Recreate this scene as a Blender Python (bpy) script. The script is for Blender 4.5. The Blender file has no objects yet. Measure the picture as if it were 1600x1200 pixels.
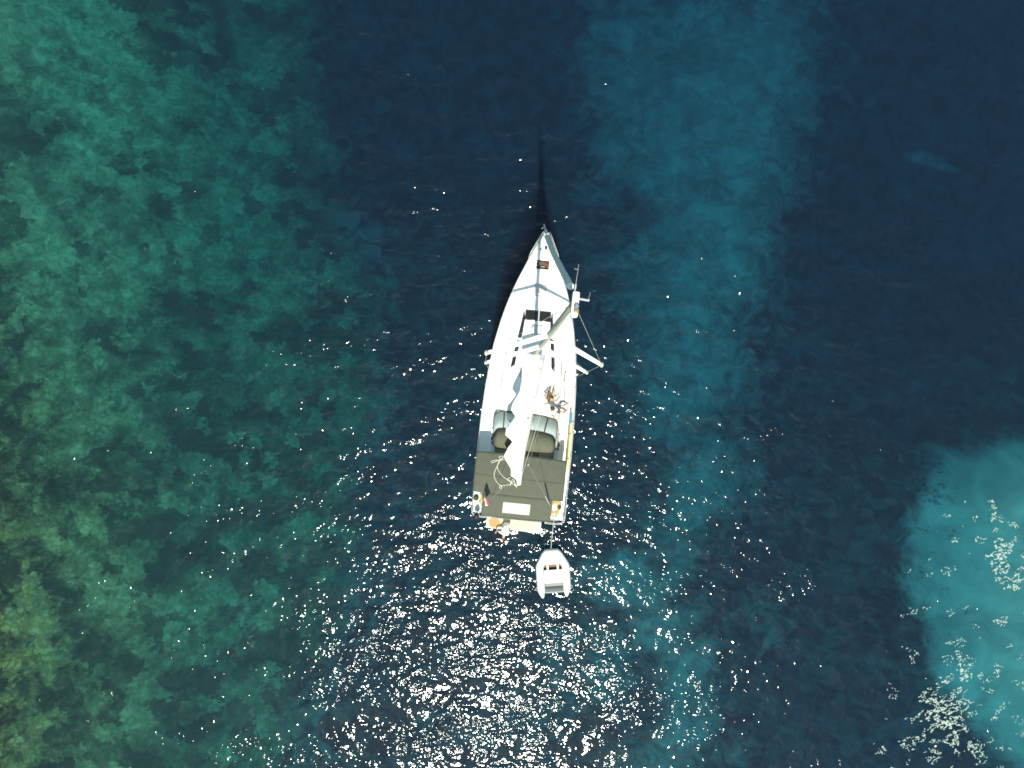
import bpy, bmesh, math, random
import numpy as np
from mathutils import Vector, Matrix, noise as mnoise

random.seed(4)
sc = bpy.context.scene
COL = sc.collection
R = math.radians

# ------------------------------------------------------------------ camera
CAMZ, FPX = 35.3, 1066.7
cam = bpy.data.objects.new('camera', bpy.data.cameras.new('camera'))
COL.objects.link(cam)
cam.location = (0, 0, CAMZ)
cam.rotation_euler = (0, 0, 0)
cam.data.lens = 24; cam.data.sensor_width = 36
cam.data.clip_end = 3000
sc.camera = cam

# ------------------------------------------------------------------ light
ZEN, AZ = R(25.2), R(2.6)            # sun zenith angle; direction in which shadows fall (clockwise from +Y)
SUNV = Vector((-math.sin(AZ) * math.sin(ZEN), -math.cos(AZ) * math.sin(ZEN), math.cos(ZEN)))
world = bpy.data.worlds.new('World'); sc.world = world; world.use_nodes = True
wn = world.node_tree.nodes; wl = world.node_tree.links
bg = wn['Background']
sky = wn.new('ShaderNodeTexSky'); sky.sky_type = 'NISHITA'; sky.sun_disc = False
sky.sun_elevation = math.pi / 2 - ZEN; sky.sun_rotation = math.pi + AZ
tint = wn.new('ShaderNodeMix'); tint.data_type = 'RGBA'; tint.blend_type = 'MULTIPLY'; tint.inputs['Factor'].default_value = 1
tint.inputs['B'].default_value = (0.92, 1.04, 0.84, 1)
wl.new(sky.outputs[0], tint.inputs['A']); wl.new(tint.outputs['Result'], bg.inputs[0]); bg.inputs[1].default_value = 0.12
sun = bpy.data.objects.new('sun', bpy.data.lights.new('sun', 'SUN')); COL.objects.link(sun)
sun.data.energy = 4.6; sun.data.angle = R(0.5); sun.data.color = (1.0, 0.97, 0.84)
sun.rotation_euler = SUNV.to_track_quat('Z', 'Y').to_euler(); sun.location = (0, -20, 60)
sc.view_settings.view_transform = 'Standard'; sc.view_settings.look = 'None'
sc.view_settings.exposure = 0.60; sc.view_settings.gamma = 1
cy = sc.cycles
cy.max_bounces = 8; cy.transparent_max_bounces = 16; cy.volume_bounces = 1
cy.use_denoising = True; cy.denoiser = 'OPENIMAGEDENOISE'; cy.denoising_prefilter = 'ACCURATE'; cy.caustics_reflective = False; cy.caustics_refractive = False
cy.sample_clamp_indirect = 4; cy.sample_clamp_direct = 14; cy.filter_width = 1.7

# ------------------------------------------------------------------ pixel -> point helpers
def at(px, py, z):
    "point at height z seen at photo pixel (px, py)"
    d = (CAMZ - z) / FPX
    return Vector(((px - 800) * d, (600 - py) * d, z))

# ------------------------------------------------------------------ materials
MATS = {}
def mat(name, col, rough=0.5, metal=0.0, var=0.0, vscale=3.0, bump=0.0, bscale=20.0, spec=0.5, trans=0.0):
    if name in MATS: return MATS[name]
    m = bpy.data.materials.new(name); m.use_nodes = True; MATS[name] = m
    n, l = m.node_tree.nodes, m.node_tree.links
    b = n['Principled BSDF']
    b.inputs['Base Color'].default_value = (*col, 1); b.inputs['Roughness'].default_value = rough
    b.inputs['Metallic'].default_value = metal; b.inputs['Specular IOR Level'].default_value = spec
    tc = n.new('ShaderNodeTexCoord')
    if var:
        t = n.new('ShaderNodeTexNoise'); t.inputs['Scale'].default_value = vscale; t.inputs['Detail'].default_value = 5
        l.new(tc.outputs['Object'], t.inputs['Vector'])
        mx = n.new('ShaderNodeMix'); mx.data_type = 'RGBA'
        l.new(t.outputs['Fac'], mx.inputs['Factor'])
        mx.inputs['A'].default_value = tuple(c * (1 - var) for c in col) + (1,)
        mx.inputs['B'].default_value = tuple(min(1, c * (1 + var)) for c in col) + (1,)
        l.new(mx.outputs['Result'], b.inputs['Base Color'])
    if bump:
        t = n.new('ShaderNodeTexNoise'); t.inputs['Scale'].default_value = bscale; t.inputs['Detail'].default_value = 4
        l.new(tc.outputs['Object'], t.inputs['Vector'])
        bp = n.new('ShaderNodeBump'); bp.inputs['Strength'].default_value = bump; bp.inputs['Distance'].default_value = 0.03
        l.new(t.outputs['Fac'], bp.inputs['Height']); l.new(bp.outputs['Normal'], b.inputs['Normal'])
    if trans:
        tr = n.new('ShaderNodeBsdfTransparent'); ms = n.new('ShaderNodeMixShader')
        ms.inputs[0].default_value = trans
        l.new(b.outputs[0], ms.inputs[1]); l.new(tr.outputs[0], ms.inputs[2])
        l.new(ms.outputs[0], n['Material Output'].inputs['Surface'])
    return m

def nd(n, kind, **kw):
    x = n.new(kind)
    for k, v in kw.items():
        if hasattr(x, k) and k not in x.inputs: setattr(x, k, v)
        else: x.inputs[k].default_value = v
    return x

def water_material():
    m = bpy.data.materials.new('sea_water'); m.use_nodes = True
    n, l = m.node_tree.nodes, m.node_tree.links
    n.clear()
    out = n.new('ShaderNodeOutputMaterial')
    geo = n.new('ShaderNodeNewGeometry')
    def layer(sx, sy, rot, detail, rough, dist=0.0, lac=2.0):
        mp = n.new('ShaderNodeMapping'); mp.inputs['Rotation'].default_value = (0, 0, R(rot)); mp.inputs['Scale'].default_value = (sx, sy, 1)
        l.new(geo.outputs['Position'], mp.inputs['Vector'])
        t = n.new('ShaderNodeTexNoise'); t.inputs['Scale'].default_value = 1; t.inputs['Detail'].default_value = detail
        t.inputs['Roughness'].default_value = rough; t.inputs['Distortion'].default_value = dist; t.inputs['Lacunarity'].default_value = lac
        l.new(mp.outputs[0], t.inputs['Vector'])
        return t.outputs['Fac']
    def math_(op, a, b=None):
        x = n.new('ShaderNodeMath'); x.operation = op
        for i, v in enumerate((a, b)):
            if v is None: continue
            if isinstance(v, (int, float)): x.inputs[i].default_value = v
            else: l.new(v, x.inputs[i])
        return x.outputs[0]
    swell = layer(0.30, 0.75, 14, 1, 0.4)
    wave = layer(1.05, 1.55, 22, 1.5, 0.45, 0.5)
    chop = layer(2.3, 3.0, -14, 1, 0.4, 0.5)
    rip = layer(5.4, 6.0, 28, 1, 0.35, 0.5)
    gust = layer(0.20, 0.42, 12, 3, 0.6)         # cat's paws: where ripples are stronger
    gamp = math_('MULTIPLY_ADD', gust, 3.2); n_ = gamp.node; n_.inputs[2].default_value = -0.82
    h = math_('MULTIPLY', swell, WAVE[0])
    h = math_('ADD', h, math_('MULTIPLY', wave, WAVE[1]))
    h = math_('ADD', h, math_('MULTIPLY', math_('MULTIPLY', chop, gamp), WAVE[2]))
    h = math_('ADD', h, math_('MULTIPLY', math_('MULTIPLY', rip, gamp), WAVE[3]))
    bp = n.new('ShaderNodeBump'); bp.inputs['Strength'].default_value = 1.0; bp.inputs['Distance'].default_value = 1.0
    l.new(h, bp.inputs['Height'])
    fr = n.new('ShaderNodeFresnel'); fr.inputs['IOR'].default_value = 1.333; l.new(bp.outputs[0], fr.inputs['Normal'])
    gl = n.new('ShaderNodeBsdfGlossy'); gl.distribution = 'BECKMANN'; gl.inputs['Roughness'].default_value = 0.096
    gl.inputs['Color'].default_value = (1, 1, 1, 1); l.new(bp.outputs[0], gl.inputs['Normal'])
    tr = n.new('ShaderNodeBsdfTransparent')
    ms = n.new('ShaderNodeMixShader'); l.new(fr.outputs[0], ms.inputs[0]); l.new(tr.outputs[0], ms.inputs[1]); l.new(gl.outputs[0], ms.inputs[2])
    l.new(ms.outputs[0], out.inputs['Surface'])
    va = n.new('ShaderNodeVolumeAbsorption'); vs = n.new('ShaderNodeVolumeScatter'); ad = n.new('ShaderNodeAddShader')
    # absorption coefficient = (1 - color) * density
    KA = (0.25, 0.090, 0.061); D = 0.4
    va.inputs['Color'].default_value = tuple(1 - k / D for k in KA) + (1,); va.inputs['Density'].default_value = D
    SCAT = (0.0062, 0.0058, 0.0098)
    vs.inputs['Color'].default_value = tuple(s / 0.012 for s in SCAT) + (1,); vs.inputs['Density'].default_value = 0.012
    vs.inputs['Anisotropy'].default_value = 0.0
    l.new(va.outputs[0], ad.inputs[0]); l.new(vs.outputs[0], ad.inputs[1]); l.new(ad.outputs[0], out.inputs['Volume'])
    return m
WAVE = (0.15, 0.090, 0.053, 0.026)

def seabed_material():
    m = bpy.data.materials.new('seabed_sand_grass_rock'); m.use_nodes = True
    n, l = m.node_tree.nodes, m.node_tree.links
    b = n['Principled BSDF']; b.inputs['Roughness'].default_value = 1; b.inputs['Specular IOR Level'].default_value = 0
    geo = n.new('ShaderNodeNewGeometry')
    def attr(name):
        a = n.new('ShaderNodeAttribute'); a.attribute_name = name; return a.outputs['Fac']
    def noi(scale, detail=6, rough=0.6, dist=0.0, off=0.0, sx=1, sy=1):
        mp = n.new('ShaderNodeMapping'); mp.inputs['Location'].default_value = (off, off * 0.7, 0); mp.inputs['Scale'].default_value = (sx, sy, 0.25)
        l.new(geo.outputs['Position'], mp.inputs[0])
        t = n.new('ShaderNodeTexNoise'); t.inputs['Scale'].default_value = scale; t.inputs['Detail'].default_value = detail
        t.inputs['Roughness'].default_value = rough; t.inputs['Distortion'].default_value = dist
        l.new(mp.outputs[0], t.inputs['Vector']); return t.outputs['Fac']
    def M(op, a, b_=None, c=None, clamp=False):
        x = n.new('ShaderNodeMath'); x.operation = op; x.use_clamp = clamp
        for i, v in enumerate((a, b_, c)):
            if v is None: continue
            if isinstance(v, (int, float)): x.inputs[i].default_value = v
            else: l.new(v, x.inputs[i])
        return x.outputs[0]
    def sstep(v, lo, hi):
        x = n.new('ShaderNodeMapRange'); x.interpolation_type = 'SMOOTHSTEP'; l.new(v, x.inputs['Value'])
        x.inputs['From Min'].default_value = lo; x.inputs['From Max'].default_value = hi; return x.outputs['Result']
    def mix(f, a, b_):
        x = n.new('ShaderNodeMix'); x.data_type = 'RGBA'
        l.new(f, x.inputs['Factor'])
        for s, v in (('A', a), ('B', b_)):
            if isinstance(v, tuple): x.inputs[s].default_value = (*v, 1)
            else: l.new(v, x.inputs[s])
        return x.outputs['Result']
    def ring(scale, w, off=0.0, dist=1.2):
        "thin wriggling lines: contour of a noise"
        v = noi(scale, 3, 0.6, dist, off)
        return sstep(M('ABSOLUTE', M('SUBTRACT', v, 0.5)), 0.0, w)
    sand, rock = attr('sand'), attr('rock')
    nbig, nmid, nfine = noi(0.25, 4, 0.55, 0.6), noi(0.9, 6, 0.65, 0.8, 7), noi(4.0, 5, 0.7, 1.0, 3)
    # seagrass meadow
    grass = mix(sstep(nmid, 0.35, 0.7), (0.012, 0.018, 0.022), (0.050, 0.072, 0.072))
    # sand, with wisps of torn seagrass
    sd = mix(sstep(noi(0.45, 6, 0.55, 0.5, 11), 0.25, 0.75), (0.25, 0.245, 0.20), (0.47, 0.45, 0.37))
    e = M('ADD', sand, M('MULTIPLY', M('SUBTRACT', nmid, 0.5), 0.85))
    e = M('ADD', e, M('MULTIPLY', M('SUBTRACT', nfine, 0.5), 0.35))
    base = mix(sstep(e, 0.12, 1.05), grass, sd)
    # boulders under weed: light cobble tops, dark gaps
    vo = n.new('ShaderNodeTexVoronoi'); vo.inputs['Scale'].default_value = 0.95; vo.feature = 'F1'
    wv = n.new('ShaderNodeVectorMath'); wv.operation = 'ADD'
    nt = n.new('ShaderNodeTexNoise'); nt.inputs['Scale'].default_value = 1.9; nt.inputs['Detail'].default_value = 5; nt.inputs['Roughness'].default_value = 0.7
    l.new(geo.outputs['Position'], nt.inputs['Vector'])
    sc_ = n.new('ShaderNodeVectorMath'); sc_.operation = 'SCALE'; sc_.inputs['Scale'].default_value = 1.7
    l.new(nt.outputs['Color'], sc_.inputs[0]); l.new(geo.outputs['Position'], wv.inputs[0]); l.new(sc_.outputs[0], wv.inputs[1])
    l.new(wv.outputs[0], vo.inputs['Vector'])
    cell = n.new('ShaderNodeSeparateColor'); l.new(vo.outputs['Color'], cell.inputs[0])
    mosaic = M('ADD', M('MULTIPLY', cell.outputs[0], 0.52), M('MULTIPLY', noi(0.30, 6, 0.60, 0.7, 19), 1.60))
    mosaic = M('ADD', mosaic, M('MULTIPLY', M('SUBTRACT', nfine, 0.5), 0.48))
    mosaic = M('ADD', mosaic, M('MULTIPLY', M('SUBTRACT', attr('pale'), 0.5), 0.9))
    mosaic = M('ADD', mosaic, M('MULTIPLY', M('MULTIPLY', attr('weed'), M('SUBTRACT', noi(1.6, 6, 0.68, 1.2, 51), 0.54)), 3.2))
    rlight = mix(sstep(noi(1.7, 5, 0.7, 1.0, 31), 0.35, 0.7), (0.085, 0.16, 0.080), (0.22, 0.31, 0.180))
    rlight = mix(M('MULTIPLY', attr('weed'), sstep(noi(1.2, 6, 0.7, 0.8, 41), 0.25, 0.55)), rlight, (0.36, 0.27, 0.05))
    rk = mix(sstep(mosaic, 0.62, 1.42), mix(attr('weed'), (0.032, 0.052, 0.034), (0.014, 0.018, 0.009)), rlight)
    lines = M('MULTIPLY', ring(1.4, 0.02, 5), ring(2.6, 0.03, 9))  # network of ripple-refracted light, painted into the rock colour as dark lines
    # shade in crevices between boulders, painted dark and crisp, larger and smaller stones
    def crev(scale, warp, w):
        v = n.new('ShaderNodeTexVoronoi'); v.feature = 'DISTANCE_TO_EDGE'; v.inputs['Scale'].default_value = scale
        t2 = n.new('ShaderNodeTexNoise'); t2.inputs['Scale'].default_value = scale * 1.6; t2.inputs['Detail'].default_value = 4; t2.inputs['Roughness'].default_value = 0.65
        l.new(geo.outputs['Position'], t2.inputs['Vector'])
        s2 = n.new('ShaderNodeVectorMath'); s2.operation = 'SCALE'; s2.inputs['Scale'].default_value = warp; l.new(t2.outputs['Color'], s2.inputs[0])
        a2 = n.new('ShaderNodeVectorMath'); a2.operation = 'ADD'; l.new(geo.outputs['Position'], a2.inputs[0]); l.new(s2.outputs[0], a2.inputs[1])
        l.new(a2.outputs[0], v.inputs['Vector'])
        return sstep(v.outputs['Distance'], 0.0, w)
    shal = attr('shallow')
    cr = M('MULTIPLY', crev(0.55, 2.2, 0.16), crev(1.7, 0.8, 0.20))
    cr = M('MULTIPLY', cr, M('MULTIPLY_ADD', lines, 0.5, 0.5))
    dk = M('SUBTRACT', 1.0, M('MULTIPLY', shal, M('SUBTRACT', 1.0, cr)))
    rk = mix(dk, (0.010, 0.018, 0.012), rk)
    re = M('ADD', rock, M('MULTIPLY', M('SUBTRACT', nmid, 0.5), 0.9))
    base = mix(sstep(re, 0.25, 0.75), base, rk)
    l.new(base, b.inputs['Base Color'])
    return m

# ------------------------------------------------------------------ seabed
DEPTH = np.array([
 [3.4, 5.2, 8.6, 11.5, 12, 11.5, 10.5, 12, 12.5],
 [3.1, 4.8, 8.2, 11.5, 12, 11, 10.0, 12, 12],
 [2.9, 4.2, 7.4, 9.5, 10, 10, 9.6, 12, 12],
 [2.4, 3.8, 6.2, 8.2, 8, 9, 9.6, 10, 8],
 [1.5, 3.0, 5.2, 7, 7.5, 8, 8.6, 7.2, 4.8],
 [1.0, 2.8, 4.8, 6.6, 7, 7.2, 7.6, 6.6, 4.5],
 [0.9, 2.8, 4.8, 6.4, 7, 7, 7.6, 7.6, 5.6]])
SAND_BAND = [(945,-60),(1345,-60),(1325,130),(1285,230),(1245,330),(1230,420),(1190,500),(1195,600),(1130,690),(1060,720),
             (1000,680),(985,560),(990,440),(1010,320),(955,220),(930,80)]
SAND_BAY = [(1475,700),(1560,704),(1700,660),(1750,1300),(1640,1230),(1540,1160),(1450,1060),(1425,980),(1402,900),(1432,780)]
ROCKS = [(-900,-900),(430,-900),(465,0),(490,150),(515,300),(545,390),(600,450),(612,560),(570,700),(560,850),(510,1000),(400,1300),(400,2200),(-900,2200)]
PATCHES = [(505,400,110,150,0.46),(440,120,55,110,0.5),(540,640,90,150,0.42),(520,900,90,120,0.36),(470,1120,80,90,0.34),(440,235,70,60,0.75),(1540,215,60,16,0.5),(920,280,40,40,0.45),(1120,750,90,90,0.62),(1060,850,75,70,0.52),(995,905,110,55,0.66),(1040,985,80,70,0.60),(1075,1100,70,120,0.66),(960,1040,70,70,0.45),(1010,1190,70,60,0.55),(1150,1180,60,60,0.35),(900,1000,80,60,0.38),(800,1120,120,60,0.30),(820,1030,60,30,0.25),(700,1120,80,40,0.22),(1180,960,60,60,0.3),(1200,1010,16,14,0.5),
           (860,1120,60,60,0.3),(640,760,60,70,0.15),(905,1060,60,40,0.35)]
PALE = [(110,90,140,90,0.40),(250,210,110,90,0.4),(140,480,45,110,0.55),(200,640,70,60,0.3),(350,330,80,60,0.25),(180,820,60,40,0.35),(100,1040,50,120,0.15),
        (230,420,120,40,0.3),(60,60,60,60,0.3),(40,980,60,90,0.1),(130,960,40,60,0.3),(330,940,60,60,0.2),(420,480,100,50,0.2)]

def poly_sd(px, py, poly):
    d = np.full(px.shape, 1e18); ins = np.zeros(px.shape, bool)
    for (x0, y0), (x1, y1) in zip(poly, poly[1:] + poly[:1]):
        ex, ey = x1 - x0, y1 - y0
        t = np.clip(((px - x0) * ex + (py - y0) * ey) / (ex * ex + ey * ey), 0, 1)
        d = np.minimum(d, (px - x0 - t * ex) ** 2 + (py - y0 - t * ey) ** 2)
        c = ((y0 > py) != (y1 > py)) & (px < ex * (py - y0) / (ey if ey else 1e-9) + x0)
        ins ^= c
    return np.where(ins, 1, -1) * np.sqrt(d)

def axis(lo, hi, step, far):
    a = list(np.arange(lo, hi + 1e-6, step)); s = step; x = hi; b = []
    while x < far: s *= 1.35; x = min(far, x + s); b.append(x)
    s = step; x = lo; c = []
    while x > -far: s *= 1.35; x = max(-far, x - s); c.append(x)
    return np.array(c[::-1] + a + b)

def build_seabed():
    xs = axis(-36, 36, 0.25, 230); ys = axis(-28, 28, 0.25, 230)
    X, Y = np.meshgrid(xs, ys)
    # layout coordinates: photo pixels as seen through about 8 m of water
    px = 800 + X * FPX / 42.5; py = 600 - Y * FPX / 42.5
    nz = np.zeros(X.shape); n2 = np.zeros(X.shape); n3 = np.zeros(X.shape)
    for i in range(X.shape[0]):
        for j in range(X.shape[1]):
            nz[i, j] = mnoise.fractal((X[i, j] * 0.22, Y[i, j] * 0.22, 1.3), 0.9, 2.0, 4)
            n2[i, j] = mnoise.fractal((X[i, j] * 0.22 + 40, Y[i, j] * 0.22, 7.3), 0.9, 2.0, 4)
            n3[i, j] = mnoise.turbulence((X[i, j] * 0.7, Y[i, j] * 0.7, 3.3), 3, True)
    gx = np.clip(px / 200, 0, 7.9999); gy = np.clip(py / 200, 0, 5.9999)
    ix, iy = gx.astype(int), gy.astype(int); fx, fy = gx - ix, gy - iy
    fx = fx * fx * (3 - 2 * fx); fy = fy * fy * (3 - 2 * fy)
    dep = (DEPTH[iy, ix] * (1 - fx) + DEPTH[iy, ix + 1] * fx) * (1 - fy) + (DEPTH[iy + 1, ix] * (1 - fx) + DEPTH[iy + 1, ix + 1] * fx) * fy
    wx, wy = px + 26 * nz, py + 26 * n2
    soft = lambda sd, w: 1 / (1 + np.exp(-sd / w * 2.2))
    rock = soft(poly_sd(wx, wy, ROCKS) - 12, 75)
    sand = np.maximum(0.68 * soft(poly_sd(wx, wy, SAND_BAND) + 14, 70), 1.15 * soft(poly_sd(wx, wy, SAND_BAY), 26))
    for x, y, a, b, s in PATCHES:
        sand = np.maximum(sand, s * np.exp(-(((wx - x) / a) ** 2 + ((wy - y) / b) ** 2) ** 1.5))
    pale = np.full(X.shape, 0.32)
    for x, y, a, b, s in PALE:
        pale += s * np.exp(-(((wx - x) / a) ** 2 + ((wy - y) / b) ** 2))
    weed = np.exp(-(np.maximum(0, wx - 10) / 150) ** 1.4) / (1 + np.exp(-(wy - 640) / 90))
    Z = -dep + rock * (n3 - 0.9) * 0.45 + 0.12 * nz
    Z = np.minimum(Z, -0.45)
    ny, nx = X.shape
    me = bpy.data.meshes.new('seabed')
    idx = np.arange(nx * ny).reshape(ny, nx)
    quads = np.stack([idx[:-1, :-1], idx[:-1, 1:], idx[1:, 1:], idx[1:, :-1]], -1).reshape(-1, 4)
    me.vertices.add(nx * ny); me.vertices.foreach_set('co', np.stack([X, Y, Z], -1).ravel())
    me.loops.add(quads.size); me.loops.foreach_set('vertex_index', quads.ravel())
    me.polygons.add(len(quads)); me.polygons.foreach_set('loop_start', np.arange(0, quads.size, 4)); me.polygons.foreach_set('loop_total', np.full(len(quads), 4))
    me.update(calc_edges=True)
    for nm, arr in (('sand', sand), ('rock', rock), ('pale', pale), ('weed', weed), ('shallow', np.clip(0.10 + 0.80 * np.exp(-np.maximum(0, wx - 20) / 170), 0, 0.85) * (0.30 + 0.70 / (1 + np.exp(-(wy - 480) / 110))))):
        a = me.attributes.new(nm, 'FLOAT', 'POINT'); a.data.foreach_set('value', arr.ravel().astype(np.float32))
    me.polygons.foreach_set('use_smooth', np.ones(len(quads), bool))
    me.materials.append(seabed_material())
    o = bpy.data.objects.new('seabed', me); COL.objects.link(o); o['kind'] = 'structure'
build_seabed()

def build_water():
    bm = bmesh.new()
    bmesh.ops.create_cube(bm, size=1, matrix=Matrix.Translation((0, 0, -9)) @ Matrix.Diagonal((440, 440, 18, 1)))
    me = bpy.data.meshes.new('water'); bm.to_mesh(me); bm.free()
    me.materials.append(water_material())
    o = bpy.data.objects.new('water', me); COL.objects.link(o); o['kind'] = 'structure'
build_water()

# ------------------------------------------------------------------ boat frame (x starboard, y forward, z up)
BO = Vector((0.286, -6.5785, 0)); BA = R(5.697)
def L(px, py, z):
    p = at(px, py, z); x, y = p.x - BO.x, p.y - BO.y
    c, s = math.cos(BA), math.sin(BA)
    return Vector((x * c - y * s, x * s + y * c, z))

def interp(t, pts):
    if t <= pts[0][0]: return pts[0][1]
    for (a, va), (b, vb) in zip(pts, pts[1:]):
        if t <= b:
            f = (t - a) / (b - a); return va + (vb - va) * f
    return pts[-1][1]

WID = [(0, 2.28), (1, 2.31), (2, 2.33), (3.3, 2.335), (4.8, 2.31), (6, 2.26), (7.3, 2.17), (8.4, 2.04), (9.5, 1.82), (10.2, 1.65), (11.1, 1.38), (12.2, 0.95), (13.05, 0.58), (13.7, 0.28), (14.12, 0.05)]
def sheer(y): return 1.30 + 0.45 * (max(0, y) / 14.1) ** 1.6
def deckz(x, y):
    w = max(0.05, interp(y, WID)); return sheer(y) + 0.05 * (1 - min(1, (x / w) ** 2))
CRB = [(4.3, 1.60), (5.8, 1.55), (7.9, 1.42), (8.8, 1.28), (9.6, 1.10), (10.5, 0.84)]
CRT = [(4.3, 1.20), (5.8, 1.06), (7.5, 0.86), (8.8, 0.66), (9.7, 0.56), (10.5, 0.45)]
def H(x, y):
    z = deckz(x, y)
    if y > 10.55 or y < 4.3: return z
    b, t = interp(y, CRB), interp(y, CRT)
    s_ = min(1, max(0, (b - abs(x)) / (b - t))); f_ = min(1, max(0, (10.52 - y) / 0.85))
    s_ = s_ ** 0.8
    return z + 0.42 * min(s_, f_) + 0.04 * min(1, s_ * f_) * (1 - (x / b) ** 2)

# ------------------------------------------------------------------ mesh helpers
class MB:
    def __init__(s): s.bm = bmesh.new()
    def box(s, c, d, rot=None, bevel=0.0):
        m = Matrix.Translation(c) @ (rot or Matrix()) @ Matrix.Diagonal((*d, 1))
        r = bmesh.ops.create_cube(s.bm, size=1, matrix=m)
        if bevel:
            vs = set(r['verts']); es = [e for e in s.bm.edges if e.verts[0] in vs and e.verts[1] in vs]
            bmesh.ops.bevel(s.bm, geom=es, offset=bevel, segments=2, affect='EDGES', profile=0.6)
        return s
    def ell(s, c, d, rot=None, seg=16):
        bmesh.ops.create_uvsphere(s.bm, u_segments=seg, v_segments=seg // 2 + 2, radius=0.5, matrix=Matrix.Translation(c) @ (rot or Matrix()) @ Matrix.Diagonal((*d, 1)))
        return s
    def tube(s, pts, r, seg=8, caps=True, flat=1.0):
        pts = [Vector(p) for p in pts]; n = len(pts); rings = []
        rs = r if isinstance(r, (list, tuple)) else [r] * n
        up = None
        for i, p in enumerate(pts):
            d = (pts[min(i + 1, n - 1)] - pts[max(i - 1, 0)]).normalized()
            if up is None:
                up = Vector((0, 0, 1)) if abs(d.z) < 0.9 else Vector((1, 0, 0))
            a = d.cross(up)
            if a.length < 1e-4: a = d.cross(Vector((0, 1, 0)))
            a.normalize(); b = a.cross(d).normalized(); up = b
            k = 1.0
            if 0 < i < n - 1:
                d1 = (pts[i] - pts[i - 1]).normalized(); d2 = (pts[i + 1] - pts[i]).normalized()
                k = 1 / max(0.6, math.cos(d1.angle(d2, 0) / 2))
            rings.append([s.bm.verts.new(p + (a * math.cos(t) * k + b * math.sin(t) * flat) * rs[i]) for t in [2 * math.pi * j / seg for j in range(seg)]])
        for q, w in zip(rings, rings[1:]):
            for j in range(seg):
                s.bm.faces.new((q[j], q[(j + 1) % seg], w[(j + 1) % seg], w[j]))
        if caps:
            s.bm.faces.new(rings[0][::-1]); s.bm.faces.new(rings[-1])
        return s
    def grid(s, rows, close=False):
        vs = [[s.bm.verts.new(p) for p in r] for r in rows]
        for a, b in zip(vs, vs[1:]):
            for j in range(len(a) - 1): s.bm.faces.new((a[j], a[j + 1], b[j + 1], b[j]))
            if close: s.bm.faces.new((a[-1], a[0], b[0], b[-1]))
        return vs
    def lathe(s, c, prof, seg=20, rot=None):
        m = Matrix.Translation(c) @ (rot or Matrix())
        vs = [[s.bm.verts.new(m @ Vector((r * math.cos(2 * math.pi * j / seg), r * math.sin(2 * math.pi * j / seg), z))) for j in range(seg)] for r, z in prof]
        for a, b in zip(vs, vs[1:]):
            for j in range(seg): s.bm.faces.new((a[j], a[(j + 1) % seg], b[(j + 1) % seg], b[j]))
        s.bm.faces.new(vs[0][::-1]); s.bm.faces.new(vs[-1])
        return s
    def build(s, name, m, parent=None, smooth=True, thick=0.0, angle=40, subsurf=0):
        bmesh.ops.recalc_face_normals(s.bm, faces=s.bm.faces[:])
        me = bpy.data.meshes.new(name); s.bm.to_mesh(me); s.bm.free()
        me.materials.append(m)
        if smooth:
            me.polygons.foreach_set('use_smooth', [True] * len(me.polygons)); me.set_sharp_from_angle(angle=R(angle))
        o = bpy.data.objects.new(name, me); COL.objects.link(o)
        if parent is not None: o.parent = parent
        if thick:
            md = o.modifiers.new('thick', 'SOLIDIFY'); md.thickness = thick; md.offset = -1
        if subsurf:
            md = o.modifiers.new('sub', 'SUBSURF'); md.levels = md.render_levels = subsurf
        return o

def thing(name, label, cat, loc=(0, 0, 0), rz=0.0, group=None):
    o = bpy.data.objects.new(name, None); COL.objects.link(o)
    o.location = loc; o.rotation_euler = (0, 0, rz); o['label'] = label; o['category'] = cat
    if group: o['group'] = group
    return o

def smooth_path(pts, sub=4):
    pts = [Vector(p) for p in pts]; out = []
    for i in range(len(pts) - 1):
        p0, p1, p2, p3 = pts[max(i - 1, 0)], pts[i], pts[i + 1], pts[min(i + 2, len(pts) - 1)]
        for k in range(sub):
            t = k / sub
            out.append(0.5 * ((2 * p1) + (p2 - p0) * t + (2 * p0 - 5 * p1 + 4 * p2 - p3) * t * t + (3 * p1 - p0 - 3 * p2 + p3) * t ** 3))
    return out + [pts[-1]]

gel = mat('white_gelcoat', (0.80, 0.80, 0.78), 0.35, var=0.03, vscale=2)
nonskid = mat('white_deck_paint', (0.78, 0.78, 0.75), 0.6, var=0.04, vscale=5, bump=0.2, bscale=160)
steel = mat('stainless_steel', (0.68, 0.70, 0.66), 0.35, metal=0.55)
alu = mat('mast_aluminium', (0.46, 0.46, 0.37), 0.5, metal=0.0, var=0.05, vscale=2)
wspar = mat('white_spar_paint', (0.80, 0.80, 0.78), 0.4)
glass = mat('smoked_acrylic', (0.022, 0.020, 0.018), 0.18, var=0.25, vscale=2)
canvas = mat('olive_grey_canvas', (0.095, 0.100, 0.077), 0.95, var=0.12, vscale=4, bump=0.6, bscale=9, spec=0.0)
canvas2 = mat('pale_olive_canvas', (0.118, 0.120, 0.088), 0.95, var=0.12, vscale=4, bump=0.6, bscale=9, spec=0.0)
piping = mat('dark_brown_trim', (0.022, 0.018, 0.016), 0.8)
black = mat('black_rubber', (0.012, 0.012, 0.013), 0.6)
sailm = mat('white_sailcloth', (0.80, 0.80, 0.76), 0.75, var=0.03, vscale=3, bump=0.6, bscale=6, spec=0.2)
genoam = mat('skylit_sailcloth', (0.64, 0.70, 0.68), 0.85, var=0.12, vscale=3, bump=0.4, bscale=8)  # white genoa cloth, its cool skylit shade tinted into the colour
ropem = mat('cream_rope', (0.52, 0.52, 0.42), 0.9, var=0.25, vscale=60)
darkrope = mat('dark_rope', (0.05, 0.045, 0.04), 0.9)
vinyl = mat('clear_vinyl', (0.60, 0.68, 0.66), 0.12, trans=0.38, var=0.2, vscale=3)
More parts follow.
